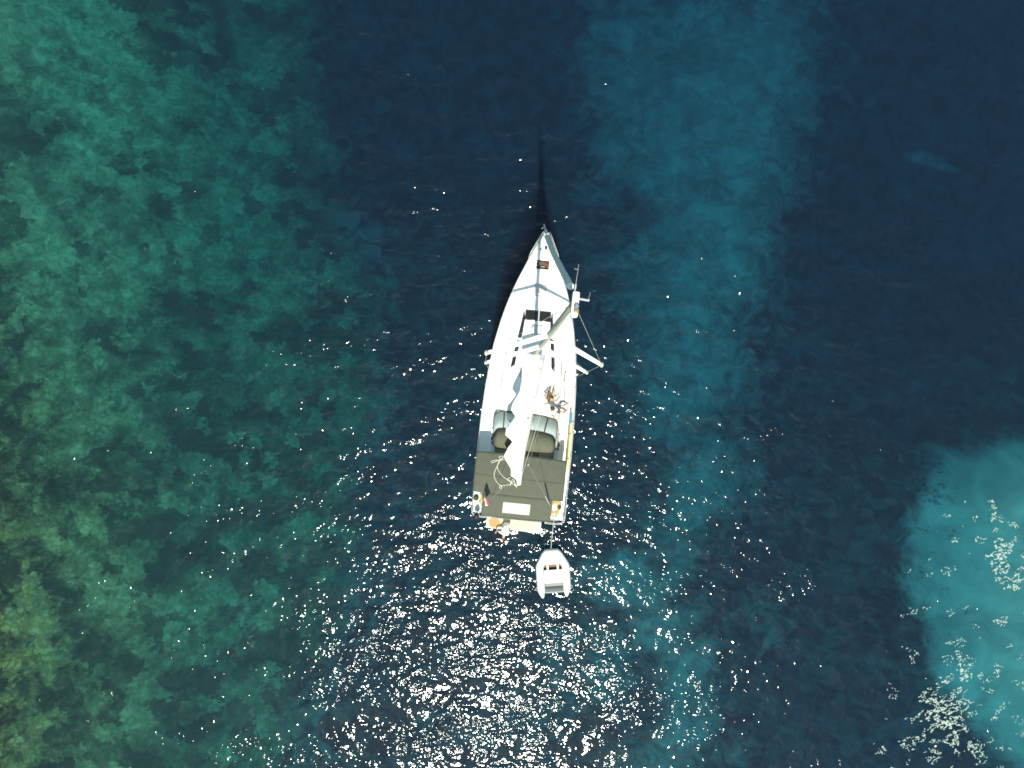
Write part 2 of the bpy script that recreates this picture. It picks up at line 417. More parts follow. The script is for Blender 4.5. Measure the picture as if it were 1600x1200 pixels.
vinylw = mat('sunlit_window_vinyl', (0.56, 0.55, 0.43), 0.25, var=0.08, vscale=6)  # clear awning window; sunlit cockpit behind it painted as a pale colour
cream = mat('cream_plastic', (0.55, 0.52, 0.40), 0.5)
greyp = mat('grey_plastic', (0.20, 0.21, 0.21), 0.6)

def teak_mat(name, a, b_, plank=0.055, wet=False):
    m = bpy.data.materials.new(name); m.use_nodes = True
    n, l = m.node_tree.nodes, m.node_tree.links
    b = n['Principled BSDF']; b.inputs['Roughness'].default_value = 0.6
    tc = n.new('ShaderNodeTexCoord')
    mp = n.new('ShaderNodeMapping'); mp.inputs['Scale'].default_value = (18, 1.5, 1); l.new(tc.outputs['Object'], mp.inputs[0])
    t = n.new('ShaderNodeTexNoise'); t.inputs['Scale'].default_value = 1.5; t.inputs['Detail'].default_value = 6; l.new(mp.outputs[0], t.inputs['Vector'])
    mx = n.new('ShaderNodeMix'); mx.data_type = 'RGBA'; l.new(t.outputs['Fac'], mx.inputs['Factor'])
    mx.inputs['A'].default_value = (*a, 1); mx.inputs['B'].default_value = (*b_, 1)
    sx = n.new('ShaderNodeSeparateXYZ'); l.new(tc.outputs['Object'], sx.inputs[0])
    d = n.new('ShaderNodeMath'); d.operation = 'DIVIDE'; l.new(sx.outputs['X'], d.inputs[0]); d.inputs[1].default_value = plank
    f = n.new('ShaderNodeMath'); f.operation = 'FRACT'; l.new(d.outputs[0], f.inputs[0])
    g = n.new('ShaderNodeMath'); g.operation = 'GREATER_THAN'; l.new(f.outputs[0], g.inputs[0]); g.inputs[1].default_value = 0.90
    m2 = n.new('ShaderNodeMix'); m2.data_type = 'RGBA'; l.new(g.outputs[0], m2.inputs['Factor']); l.new(mx.outputs['Result'], m2.inputs['A'])
    m2.inputs['B'].default_value = (0.10, 0.08, 0.05, 1)
    src = m2.outputs['Result']
    if wet:   # a splashed patch of darker wet teak on the port end of the platform
        ob = tc.outputs['Object']
        s2 = n.new('ShaderNodeVectorMath'); s2.operation = 'DISTANCE'; l.new(ob, s2.inputs[0]); s2.inputs[1].default_value = (-1.12, -0.58, 0.6)
        nn = n.new('ShaderNodeTexNoise'); nn.inputs['Scale'].default_value = 5; nn.inputs['Detail'].default_value = 4; l.new(ob, nn.inputs['Vector'])
        a1 = n.new('ShaderNodeMath'); a1.operation = 'MULTIPLY_ADD'; l.new(nn.outputs['Fac'], a1.inputs[0]); a1.inputs[1].default_value = 0.35; l.new(s2.outputs['Value'], a1.inputs[2])
        mr = n.new('ShaderNodeMapRange'); l.new(a1.outputs[0], mr.inputs['Value']); mr.inputs['From Min'].default_value = 0.50; mr.inputs['From Max'].default_value = 0.44
        m3 = n.new('ShaderNodeMix'); m3.data_type = 'RGBA'; l.new(mr.outputs['Result'], m3.inputs['Factor']); l.new(src, m3.inputs['A'])
        m3.inputs['B'].default_value = (0.36, 0.19, 0.065, 1); src = m3.outputs['Result']
    l.new(src, b.inputs['Base Color'])
    return m
teak = teak_mat('teak', (0.40, 0.33, 0.19), (0.52, 0.44, 0.27))
teakp = teak_mat('platform_teak', (0.46, 0.42, 0.26), (0.60, 0.55, 0.36), 0.06, True)

# ------------------------------------------------------------------ the yacht
Y = thing('sailing_yacht', 'large white sailing yacht with olive grey cockpit awning lying at anchor in the middle', 'sailing yacht', BO, -BA)

def hull():
    m = MB(); rows = []
    ys = [0, 1, 2, 3.3, 4.8, 6, 7.3, 8.4, 9.5, 10.2, 11.1, 12.2, 13.05, 13.7, 14.12]
    prof = [(1.0, 1.0), (1.006, 0.8), (0.985, 0.45), (0.95, 0.16), (0.90, 0.0), (0.70, -0.22), (0.36, -0.36), (0.0, -0.42)]
    for y in ys:
        w = interp(y, WID); z = sheer(y); fine = max(0, (y - 8) / 6.1)
        half = []
        for k, (a, b) in enumerate(prof):
            aa = a * (1 - 0.42 * fine * (1 - max(0, b))) if k else a
            zz = z * b if b > 0 else b * (1 - 0.55 * fine)
            half.append((w * aa, zz))
        rows.append([Vector((-x, y, zz)) for x, zz in half] + [Vector((x, y, zz)) for x, zz in half[::-1][1:]])
    vs = m.grid(rows)
    m.bm.faces.new(vs[0]); m.bm.faces.new(vs[-1])
    return m.build('hull', gel, Y, angle=50)
hull()

from mathutils.geometry import delaunay_2d_cdt
def outline(step=0.35):
    ys = [i * step for i in range(int(14.1 / step))] + [14.12]
    return [(-interp(y, WID) + 0.012, y) for y in ys] + [(interp(y, WID) - 0.012, y) for y in ys[::-1]]
def inpoly(x, y, poly):
    c = False
    for (x0, y0), (x1, y1) in zip(poly, poly[1:] + poly[:1]):
        if (y0 > y) != (y1 > y) and x < (x1 - x0) * (y - y0) / (y1 - y0) + x0: c = not c
    return c
def sheet(name, poly, zf, m, parent, holes=(), step=0.25, thick=0.03):
    vs = [Vector(p) for p in poly]; es = [(i, (i + 1) % len(poly)) for i in range(len(poly))]
    for h in holes:
        k = len(vs); vs += [Vector(p) for p in h]; es += [(k + i, k + (i + 1) % len(h)) for i in range(len(h))]
    xs = [p[0] for p in poly]; ys_ = [p[1] for p in poly]
    yy = min(ys_) + step / 2
    while yy < max(ys_):
        xx = min(xs) + step / 2
        while xx < max(xs):
            if inpoly(xx, yy, poly): vs.append(Vector((xx + 0.0013 * math.sin(yy * 9), yy)))
            xx += step
        yy += step
    v, e, f, *_ = delaunay_2d_cdt(vs, es, [], 0, 1e-5)
    b = MB(); bv = [b.bm.verts.new((p.x, p.y, zf(p.x, p.y))) for p in v]
    for t in f:
        cx = sum(v[i].x for i in t) / 3; cy_ = sum(v[i].y for i in t) / 3
        if inpoly(cx, cy_, poly) and not any(inpoly(cx, cy_, h) for h in holes):
            b.bm.faces.new([bv[i] for i in t])
    for q in [q for q in b.bm.verts if not q.link_faces]: b.bm.verts.remove(q)
    bmesh.ops.recalc_face_normals(b.bm, faces=b.bm.faces[:])
    if sum(q.normal.z for q in b.bm.faces) < 0: bmesh.ops.reverse_faces(b.bm, faces=b.bm.faces[:])
    me = bpy.data.meshes.new(name); b.bm.to_mesh(me); b.bm.free(); me.materials.append(m)
    me.polygons.foreach_set('use_smooth', [True] * len(me.polygons))
    o = bpy.data.objects.new(name, me); COL.objects.link(o); o.parent = parent
    if thick:
        md = o.modifiers.new('thick', 'SOLIDIFY'); md.thickness = thick; md.offset = -1
    return o
COCK = [(-1.45, 0.10), (1.45, 0.10), (1.45, 4.28), (-1.45, 4.28)]
HATCH = [(-0.32, 12.29), (0.30, 12.29), (0.30, 12.72), (-0.32, 12.72)]
sheet('deck', outline(), lambda x, y: deckz(x, y) + 0.004, nonskid, Y, [COCK, HATCH])
# coachroof
crp = [(-interp(y, CRB), y) for y in [4.3, 5, 5.8, 6.5, 7.2, 7.9, 8.4, 8.8, 9.2, 9.6, 10.0, 10.3]] + [(-0.80, 10.46), (-0.72, 10.52), (0.72, 10.52), (0.80, 10.46)] + [(interp(y, CRB), y) for y in [10.3, 10.0, 9.6, 9.2, 8.8, 8.4, 7.9, 7.2, 6.5, 5.8, 5, 4.3]]
CR = sheet('coachroof', crp, lambda x, y: H(x, y) + 0.010, gel, Y, step=0.12, thick=0.03)
m = MB(); m.box((0, 4.29, 1.45), (3.0, 0.04, 0.55)); m.build('bulkhead', gel, CR, False)
m = MB(); m.box((0.0, 4.26, 1.35), (0.7, 0.05, 0.75), bevel=0.01); m.build('companionway_hatch', black, CR, False)
def drape(name, quad, parent, m_=glass, off=0.022, nu=8, nv=4, thick=0.012):
    a, b, c, d = [Vector((*p, 0)) for p in quad]     # a-b along one edge, d-c the other
    g = MB(); rows = []
    for i in range(nu + 1):
        r = []
        for j in range(nv + 1):
            p = (a.lerp(b, i / nu)).lerp(d.lerp(c, i / nu), j / nv); r.append(Vector((p.x, p.y, H(p.x, p.y) + off)))
        rows.append(r)
    g.grid(rows); return g.build(name, m_, parent, thick=thick)
WO = [(7.32, 1.10), (8.14, 1.0), (8.85, 0.885), (10.22, 0.70)]; WI = [(7.32, 0.92), (7.51, 0.89), (8.38, 0.775), (8.83, 0.69), (9.69, 0.585), (10.2, 0.60)]
for s in (-1, 1):
    for y0, y1 in ((8.80, 10.20), (8.12, 8.68), (7.30, 8.02)):
        a0 = 0.17 if y0 == 7.30 else 0
        drape('window', [(s * interp(y0, WO), y0), (s * interp(y1, WO), y1), (s * (interp(y1, WI) + 0.02), y1 - (0.40 if y1 > 10 else 0)), (s * interp(y0 + a0, WI), y0 + a0)], CR)
for x0, x1 in ((-0.63, 0.015), (0.06, 0.63)):
    drape('window', [(x0, 9.70), (x0, 10.23), (x1, 10.23), (x1, 9.70)], CR)
# hatches on the coachroof in front of and behind the mast, handrails, rope clutches
for x0, y0, w, d in ((-0.28, 9.02, 0.56, 0.5), (-0.62, 6.9, 0.42, 0.42), (-0.30, 10.95, 0.60, 0.60)):
    drape('hatch', [(x0, y0), (x0, y0 + d), (x0 + w, y0 + d), (x0 + w, y0)], CR if y0 < 10.5 else Y, mat('grey_hatch_acrylic', (0.45, 0.47, 0.46), 0.2), 0.03, 4, 4, 0.02)
for s in (-1, 1):
    pts = [Vector((s * (interp(y, CRT) + 0.14), y, 0)) for y in (5.4, 5.45, 6.1, 6.8, 7.05, 7.1)]
    for i, p in enumerate(pts): p.z = H(p.x, p.y) + (0.0 if i in (0, 5) else 0.07)
    m = MB(); m.tube(pts, 0.014); m.build('handrail', steel, CR)
    m = MB()
    ys = [4.9 + 0.4 * i for i in range(11)]
    m.tube([(s * (interp(y, WID) - 0.52), y, deckz(1.8, y) + 0.025) for y in ys], 0.012, 6, flat=0.6); m.build('jib_track', greyp, Y)
    m = MB()
    m.tube([(s * (interp(y, WID) - 0.015), y, sheer(y) + 0.03) for y in [0.1 + 0.35 * i for i in range(40)]], 0.022, 6); m.build('toe_rail', mat('grey_toe_rail', (0.50, 0.51, 0.48), 0.5), Y)
    m = MB()
    for k, dx in enumerate((0.0, 0.05)):
        ys = [4.4 + 0.5 * i for i in range(9)]
        m.tube([(s * (interp(y, CRB) - 0.02 + dx + 0.02 * math.sin(y * 2.1 + k)), y, deckz(1.5, y) + 0.03) for y in ys], 0.008, 5)
    m.build('control_line', mat('grey_line', (0.16, 0.15, 0.13), 0.9), Y)
    for y in (0.6, 7.6, 12.9):
        w = interp(y, WID) - 0.12
        m = MB(); z = deckz(w, y)
        m.tube([(s * w, y - 0.10, z + 0.05), (s * w, y + 0.10, z + 0.05)], [0.008, 0.008], 6); m.box((s * w, y, z + 0.025), (0.02, 0.08, 0.05)); m.build('cleat', steel, Y)
for px, py in ((820, 418), (776.5, 638), (840.5, 645), (758, 600), (763, 655)):
    p = L(px, py, 1.7); m = MB(); m.lathe((p.x, p.y, H(p.x, p.y)), [(0.035, 0), (0.035, 0.02), (0.02, 0.04)], 12); m.build('deck_fitting', greyp, Y)

# moulded panel joints round the coachroof and across the foredeck
gr = mat('panel_joint', (0.34, 0.33, 0.31), 0.8)
def joint(pts, par=None):
    q = smooth_path([(x, y, 0) for x, y in pts], 6)
    for p in q: p.z = H(p.x, p.y) + 0.012
    m = MB(); m.tube(q, 0.006, 4); m.build('panel_joint', gr, par or Y)
joint([(-1.58, 6.2), (-1.50, 7.9), (-1.35, 8.9), (-1.12, 9.9), (-0.92, 10.45), (-0.75, 10.62), (0.0, 10.66), (0.75, 10.62), (0.92, 10.45), (1.12, 9.9), (1.35, 8.9), (1.50, 7.9), (1.58, 6.2)])
joint([(-0.72, 11.2), (-0.50, 12.15), (0.50, 12.15), (0.72, 11.2)])
for s in (-1, 1):
    joint([(s * 2.05, 4.6), (s * 2.02, 6.0), (s * 1.94, 7.3), (s * 1.80, 8.4), (s * 1.58, 9.5), (s * 1.2, 11.0)])
    joint([(s * 1.02, 5.3), (s * 0.95, 6.3), (s * 0.82, 7.6)], CR)

# cockpit
CK = MB(); CK.box((0, 2.15, 0.72), (2.94, 4.22, 0.06))
for s in (-1, 1): CK.box((s * 1.475, 2.19, 1.02), (0.05, 4.18, 0.60))
CK = CK.build('cockpit', gel, Y, False)
m = MB(); m.box((0, 2.15, 0.765), (2.8, 4.05, 0.02)); m.build('sole', teak, CK, False)
for s in (-1, 1):
    m = MB(); m.box((s * 1.10, 2.95, 0.97), (0.62, 2.3, 0.40), bevel=0.02); q = m.build('bench', gel, CK)
    m = MB(); m.box((s * 1.10, 2.95, 1.185), (0.54, 2.2, 0.02)); m.build('bench_teak', teak, q, False)
    m = MB(); m.box((s * 1.60, 2.75, 1.47), (0.24, 3.0, 0.26), bevel=0.05); m.build('coaming', gel, Y)
    m = MB(); m.box((s * 1.66, 0.62, 1.42), (0.50, 0.50, 0.12), bevel=0.03); m.build('helm_seat', gel if s > 0 else greyp, Y)
    for y in (2.3, 3.75):
        m = MB(); m.lathe((s * 1.62, y, 1.60), [(0.09, 0), (0.09, 0.03), (0.055, 0.07), (0.06, 0.13), (0.085, 0.15), (0.085, 0.18), (0.03, 0.19)], 20); m.build('winch', mat('winch_dark', (0.06, 0.06, 0.06), 0.3, metal=0.6), Y)
    # steering pedestal and wheel
    m = MB(); m.box((s * 0.85, 1.15, 1.15), (0.26, 0.24, 0.84), bevel=0.04); pd = m.build('helm_pedestal', gel, Y)
    m = MB(); cc = Vector((s * 0.85, 0.97, 1.35))
    ring = [cc + Vector((0.42 * math.cos(t), 0, 0.42 * math.sin(t))) for t in [2 * math.pi * k / 28 for k in range(29)]]
    m.tube(ring, 0.014, 8, False)
    for k in range(5): m.tube([cc, ring[int(k * 5.6)]], 0.009, 6)
    m.build('wheel', steel, pd)
m = MB(); m.box((0, 2.7, 1.32), (0.34, 1.3, 0.04), bevel=0.01)
for y in (2.25, 3.15): m.box((0, y, 1.04), (0.08, 0.10, 0.54))
m.build('cockpit_table', teak, Y)
# open bow locker, windlass, locker lid
lk = MB()
lk.box((-0.01, 12.505, 1.18), (0.66, 0.47, 0.02))
for dx in (-0.335, 0.315): lk.box((dx, 12.505, 1.42), (0.02, 0.47, 0.48))
for dy in (12.28, 12.73): lk.box((-0.01, dy, 1.42), (0.67, 0.02, 0.48))
LK = lk.build('bow_locker', mat('locker_lining', (0.10, 0.075, 0.045), 0.8, var=0.5, vscale=9), Y, False)
m = MB(); m.ell((0.02, 12.42, 1.28), (0.40, 0.24, 0.20)); m.build('fender', mat('cream_fender', (0.42, 0.38, 0.27), 0.6, var=0.25, vscale=9), LK)
m = MB(); m.tube(smooth_path([(0.22, 12.33, 1.45), (0.25, 12.45, 1.50), (0.21, 12.55, 1.48), (0.24, 12.68, 1.42)]), 0.03); m.build('red_strap', mat('red_webbing', (0.42, 0.06, 0.035), 0.8), LK)
m = MB(); m.tube(smooth_path([(-0.25 + 0.09 * math.cos(t), 12.58 + 0.09 * math.sin(t), 1.36 + 0.01 * t) for t in [0.6 * k for k in range(26)]], 2), 0.013, 6); m.build('mooring_line', ropem, LK)
m = MB(); z = deckz(0.4, 12.6); m.box((0.47, 12.59, z + 0.035), (0.28, 0.46, 0.03), Matrix.Rotation(R(-4), 4, 'Z'), 0.008); m.build('locker_lid', gel, Y)
m = MB(); m.box((0.20, 13.06, deckz(0.2, 13.06) + 0.05), (0.38, 0.40, 0.10), bevel=0.02); wl_ = m.build('windlass_cover', cream, Y)
m = MB(); m.lathe((0.06, 13.33, deckz(0, 13.3)), [(0.07, 0), (0.07, 0.08), (0.05, 0.10), (0.07, 0.14), (0.03, 0.15)], 16); m.build('windlass', black, Y)
m = MB(); m.lathe((-0.19, 13.24, deckz(0, 13.3)), [(0.06, 0), (0.045, 0.03), (0.06, 0.08), (0.02, 0.09)], 16); m.build('cleat', greyp, Y)
m = MB()
m.tube(smooth_path([(-0.05, 13.85, 1.86), (-0.08, 14.2, 1.84), (-0.11, 14.42, 1.75), (-0.15, 14.55, 1.5), (-0.13, 14.45, 1.15)]), [0.03] * 17, 8, flat=0.7)
m.tube([(-0.05, 14.40, 1.2), (-0.13, 14.50, 1.05), (-0.22, 14.40, 1.2)], [0.05, 0.02, 0.05], 6, flat=0.3)
m.build('anchor', mat('galvanised', (0.45, 0.46, 0.45), 0.5, metal=0.5), Y)
m = MB(); m.box((-0.03, 14.05, 1.80), (0.14, 0.34, 0.05), bevel=0.01); m.build('bow_roller', steel, Y)

# swim platform
m = MB(); m.box((-0.14, -0.62, 0.50), (2.78, 0.54, 0.08), bevel=0.02); pf = m.build('swim_platform', gel, Y)
m = MB(); m.box((-0.14, -0.62, 0.552), (2.72, 0.49, 0.018)); m.build('platform_teak', teakp, pf, False)
m = MB(); m.box((-0.14, -0.16, 0.50), (2.78, 0.36, 0.08), bevel=0.02); m.build('platform_hinge', greyp, pf)
m = MB()
for dx in (-0.09, 0.09): m.tube([(1.12 + dx * 0.5, -0.60, 0.58), (1.12 + dx * 0.5, -0.93, 0.58), (1.12 + dx * 0.5, -0.95, 0.4)], 0.012, 6)
m.build('boarding_ladder', steel, pf)

# pulpit, stanchions, lifelines, pushpit
for s in (-1, 1):
    m = MB()
    pts = [(s * 0.10, 13.95, 1.75), (s * 0.16, 14.0, 2.3), (s * 0.38, 13.55, 2.36), (s * 0.68, 12.9, 2.34), (s * 0.74, 12.75, 1.75)]
    m.tube(smooth_path(pts, 5), 0.014, 8)
    m.tube([(s * 0.14, 14.0, 2.02), (s * 0.40, 13.5, 2.02), (s * 0.70, 12.85, 2.02)], 0.011, 8)
    m.tube([(s * 0.40, 13.45, 1.72), (s * 0.42, 13.48, 2.35)], 0.012, 8)
    m.build('pulpit', steel, Y)
    SY = [1.7, 3.2, 4.9, 6.6, 8.4, 10.0, 11.5]
    for y in SY:
        w = interp(y, WID) - 0.06; m = MB()
        m.tube([(s * w, y, sheer(y)), (s * (w + 0.03), y, sheer(y) + 0.62)], 0.0125, 8); m.lathe((s * w, y, sheer(y)), [(0.035, 0), (0.03, 0.05)], 10)
        m.build('stanchion', steel, Y)
    for zz in (0.61, 0.32):
        m = MB(); pts = [(s * (interp(y, WID) - 0.06 + 0.03 * zz / 0.62), y, sheer(y) + zz) for y in [1.0] + SY + [12.8]]
        m.tube(pts, 0.006, 5); m.build('lifeline', mat('lifeline_wire', (0.5, 0.5, 0.46), 0.5), Y)
    m = MB()
    for zz in (0.62, 0.34):
        m.tube(smooth_path([(s * 2.27, 1.35, 1.30 + zz), (s * 2.29, 0.55, 1.30 + zz), (s * 2.25, 0.05, 1.30 + zz), (s * 1.95, -0.10, 1.30 + zz), (s * 1.35, -0.10, 1.30 + zz)], 5), 0.016, 8)
    for x, y in ((2.27, 1.35), (2.26, 0.05), (1.35, -0.08)): m.tube([(s * x, y, 1.28), (s * x, y, 1.93)], 0.015, 8)
    m.build('pushpit', steel, Y)

# sprayhood
SH0 = [(-1.67, 4.72), (-1.57, 4.95), (-1.3, 5.12), (-0.83, 5.13), (0.0, 5.12), (0.68, 5.07), (1.10, 5.0), (1.42, 4.86), (1.50, 4.63)]
SH1 = [(-1.61, 3.95), (-1.46, 4.27), (-1.22, 4.36), (-0.90, 4.38), (-0.1, 4.41), (0.5, 4.39), (0.95, 4.33), (1.27, 4.22), (1.41, 3.98)]
SH2 = [(-1.56, 3.58), (-1.40, 3.45), (-1.05, 3.42), (-0.54, 3.41), (0.0, 3.40), (0.6, 3.40), (1.1, 3.42), (1.32, 3.48), (1.43, 3.62)]
r0 = [Vector((x, y, max(H(x, y), 1.72) + 0.04)) for x, y in SH0]
z1 = [2.45, 2.68, 2.74, 2.76, 2.78, 2.76, 2.74, 2.66, 2.45]; z2 = [2.5, 2.80, 2.88, 2.92, 2.94, 2.92, 2.88, 2.80, 2.5]
r1 = [Vector((x, y, z)) for (x, y), z in zip(SH1, z1)]
r2 = [Vector((x, y, z)) for (x, y), z in zip(SH2, z2)]
rm = [a.lerp(b, 0.5) + Vector((0, 0, 0.06)) for a, b in zip(r1, r2)]
m = MB(); m.grid([smooth_path(r, 3) for r in (r1, rm, r2)]); SP = m.build('sprayhood', canvas2, Y, thick=0.012)
m = MB(); m.grid([smooth_path(r0, 3), smooth_path([a.lerp(b, 0.5) + Vector((0, 0.04, 0.05)) for a, b in zip(r0, r1)], 3), smooth_path(r1, 3)]); m.build('clear_panel', vinyl, SP, thick=0.004)
for s, i in ((-1, 0), (1, 8)):
    m = MB(); e = [Vector((s * 1.66, 3.75, 1.62)), Vector((s * 1.66, 4.3, 1.62))]
    m.grid([[r2[i], r1[i], r0[i]], [e[0], e[1], e[1].lerp(r0[i], 0.6)]]); m.build('side_panel', vinyl, SP, thick=0.004)
m = MB(); m.tube(smooth_path([p + Vector((0, 0.02, 0.02)) for p in r0], 3), 0.042, 6, flat=0.6); m.build('front_hem', canvas, SP)
m = MB()
m.tube(smooth_path([p + Vector((0, 0, 0.006)) for p in r1], 3), 0.018, 6)
m.tube(smooth_path([p + Vector((0, -0.01, 0.0)) for p in r2], 3), 0.028, 6)
for f in (0.29, 0.70):
    i = int(round(f * 24)); a, b = smooth_path(r0, 3)[i], smooth_path(r1, 3)[i]
    m.tube([a + Vector((0, 0, .02)), a.lerp(b, .5) + Vector((0, 0.04, 0.08)), b + Vector((0, 0, .02))], 0.026, 6, flat=0.5)
m.tube([r0[0], r1[0], r2[0]], 0.022, 6); m.tube([r0[8], r1[8], r2[8]], 0.022, 6)
m.build('trim', piping, SP)
for s, i in ((-1, 0), (1, 8)):
    m = MB(); m.tube(smooth_path([r2[i], (s * 1.62, 3.55, 2.1), (s * 1.64, 3.6, 1.62)], 4), 0.03, 6); m.build('aft_bow', black, SP)

# bimini awning
def bim(u, y):
    "u -1..1 across; width and crown change with y"
    if y > 1.28: w, c = 2.14 + 0.0 * y, -0.145
    else: w, c = 1.66, -0.15
    return Vector((c + u * w, y, 0))
def bimz(x, y):
    cr = 1 - ((x + 0.145) / 2.16) ** 2
    zz = interp(y, [(0.1, 2.80), (0.6, 2.99), (1.28, 3.16), (1.7, 3.20), (2.13, 3.245), (2.7, 3.22), (3.25, 3.14)])
    return zz + 0.16 * cr + 0.012 * math.sin(x * 7 + y * 2) * math.sin(y * 5)
def bpanel(y0, y1, n, w, bow0=0.0, bow1=0.0, skew=0.0):
    rows = []
    for i in range(n + 1):
        y = y0 + (y1 - y0) * i / n; r = []
        for j in range(33):
            u = -1 + j / 16; x = -0.145 + u * w
            yy = y + (bow0 * (1 - i / n) + bow1 * i / n) * (1 - u * u) + skew * u
            r.append(Vector((x, yy, bimz(x, yy))))
        rows.append(r)
    return rows
m = MB(); m.grid(bpanel(1.28, 3.19, 16, 2.14, 0, 0.06, -0.03)); BM = m.build('bimini', canvas, Y, thick=0.012)
m = MB(); m.grid(bpanel(0.19, 1.285, 10, 1.65, -0.06, 0.0, 0.0)); m.build('aft_panel', canvas, BM, thick=0.012)
m = MB()
rows = []
for i in range(7):
    v = i / 6; r = []
    for j in range(11):
        u = j / 10; x = -0.80 + 1.29 * u; y = 0.43 + 0.54 * v
        r.append(Vector((x, y, bimz(x, y) + 0.012)))
    rows.append(r)
m.grid(rows); m.build('window_panel', vinylw, BM, thick=0.006)
m = MB()
for y, w in ((2.13, 2.13), (1.30, 2.13), (0.22, 1.60)):
    m.tube([(-0.145 + u / 12 * w, y - 0.03 * (u / 12), bimz(-0.145 + u / 12 * w, y) + 0.004) for u in range(-12, 13)], 0.014, 6, flat=0.5)
m.build('seam', mat('canvas_seam', (0.055, 0.058, 0.045), 0.9), BM)
m = MB()
for y, w in ((3.14, 2.10), (2.13, 2.10), (1.30, 2.10)):
    arc = [(-0.145 + u / 10 * w, y, bimz(-0.145 + u / 10 * w, y) - 0.035) for u in range(-10, 11)]
    m.tube([(-2.2, 1.9 + (y - 1.9) * 0.3, 1.35)] + arc + [(2.12, 1.9 + (y - 1.9) * 0.3, 1.35)], 0.0125, 8)
m.tube([(-1.75, 0.2, 1.9)] + [(-0.145 + u / 10 * 1.6, 0.22, bimz(-0.145 + u / 10 * 1.6, 0.22) - 0.03) for u in range(-10, 11)] + [(1.5, 0.2, 1.9)], 0.0125, 8)
m.build('frame', steel, BM)

# ------------------------------------------------------------------ rig
MX, MY = 0.02, 8.07; MT = 23.3
mb = MB(); zs = [1.85, 6, 12, 18, 21, MT - 0.15]
mb.tube([(MX, MY, z) for z in zs], [0.125, 0.125, 0.12, 0.105, 0.085, 0.07], 16, flat=0.72); MAST = mb.build('mast', alu, Y)
m = MB(); m.box((0.03, 8.02, MT - 0.05), (0.13, 0.46, 0.16), bevel=0.04); m.box((0.035, 8.13, MT + 0.05), (0.10, 0.12, 0.08), bevel=0.02); MH = m.build('masthead', wspar, MAST)
m = MB(); m.lathe((0.05, 7.98, MT + 0.03), [(0.045, 0), (0.045, 0.09), (0.03, 0.12)], 16); m.build('masthead_light', mat('light_housing', (0.16, 0.20, 0.28), 0.3), MH)
m = MB(); m.lathe((0.05, 7.90, MT + 0.02), [(0.045, 0), (0.05, 0.07), (0.02, 0.08)], 16); m.build('anchor_light', mat('bronze_lens', (0.22, 0.16, 0.08), 0.4), MH)
m = MB(); b0 = L(899, 449, MT); b1 = L(904.3, 413, 24.5)
m.tube([(b0.x, b0.y - 0.08, MT - 0.1), (b0.x, b0.y, MT + 0.02), b0.lerp(b1, 0.12)], 0.016, 8); m.tube([b0, b1], [0.006, 0.003], 6); m.tube([b0.lerp(b1, 0.8) - Vector((0.06, 0, 0)), b0.lerp(b1, 0.8) + Vector((0.01, 0, 0))], 0.003, 5)
m.build('radio_antenna', mat('antenna_white', (0.45, 0.46, 0.42), 0.5), MAST)
m = MB(); w0 = L(905.5, 467, MT); w1 = L(919, 469.5, MT)
m.box((w0 + w1) / 2, ((w1 - w0).length, 0.035, 0.02), Matrix.Rotation(math.atan2((w1 - w0).y, (w1 - w0).x), 4, 'Z'), 0.004)
m.lathe(w1, [(0.02, -0.02), (0.022, 0.05), (0.005, 0.06)], 12); w2 = L(922.5, 457, MT + 0.2); m.tube([w1, w2], 0.003, 5)
m.build('wind_sensor', mat('sensor_grey', (0.34, 0.38, 0.38), 0.4), MAST)
TIPS = {}
for zz, key, tp in ((15.3, 'u', ((760, 551.5), (940, 570))), (9.0, 'l', ((759, 566.6), (917, 582)))):
    for s, (px, py) in zip((-1, 1), tp):
        t = L(px, py, zz + 0.12); TIPS[key, s] = t; m = MB(); a = Vector((MX, MY, zz))
        m.tube([a, a.lerp(t, 0.5), t], [0.085, 0.072, 0.055] if key == 'u' else [0.095, 0.08, 0.06], 10, flat=0.35); sp = m.build('spreader', wspar, MAST)
        m = MB(); m.ell(t, (0.12, 0.16, 0.10)); m.build('spreader_tip', mat('tip_boot', (0.42, 0.43, 0.34), 0.6), sp)
wire = mat('rigging_wire', (0.40, 0.41, 0.38), 0.4, metal=0.3)
TOP = Vector((MX, MY, MT - 0.2))
for s in (-1, 1):
    ch = L(899, 589, 1.45) if s > 0 else L(762, 574, 1.45)
    ch.z = sheer(7.2)
    m = MB(); m.tube([TOP, TIPS['u', s], TIPS['l', s], ch], 0.0075, 6)
    m.tube([TOP + Vector((0, 0, -7.9)), TIPS['l', s]], 0.006, 6); m.tube([TOP + Vector((0, 0, -14.2)), ch + Vector((-s * 0.04, 0, 0))], 0.006, 6)
    m.tube([ch, ch.lerp(TIPS['l', s], 0.05)], 0.016, 6)
    m.build('shroud', wire, MAST)
# forestay and furled genoa
F0, F1 = Vector((0.0, 13.92, 1.95)), Vector((MX, MY + 0.18, MT - 0.3))
def fst(t): return F0.lerp(F1, t) + Vector((0, -0.05 * math.sin(math.pi * t), -0.08 * math.sin(math.pi * t)))
m = MB(); m.tube([fst(k / 20) for k in range(21)], 0.008, 6); m.build('forestay', wire, Y)
m = MB(); N = 60
m.tube([fst(0.02 + 0.925 * k / N) for k in range(N + 1)], [0.03 + (0.085 * min(1, k / 3)) * (1 - 0.52 * k / N) * (1 + 0.07 * math.sin(k * 1.7) + 0.05 * math.sin(k * 0.6)) for k in range(N + 1)], 12)
m.build('furled_genoa', genoam, Y)
m = MB(); m.lathe(F0 + Vector((0, 0.03, 0)), [(0.05, -0.15), (0.12, -0.1), (0.13, -0.02), (0.12, 0.04), (0.04, 0.08)], 20); m.build('furling_drum', mat('drum_grey', (0.42, 0.42, 0.40), 0.4), Y)
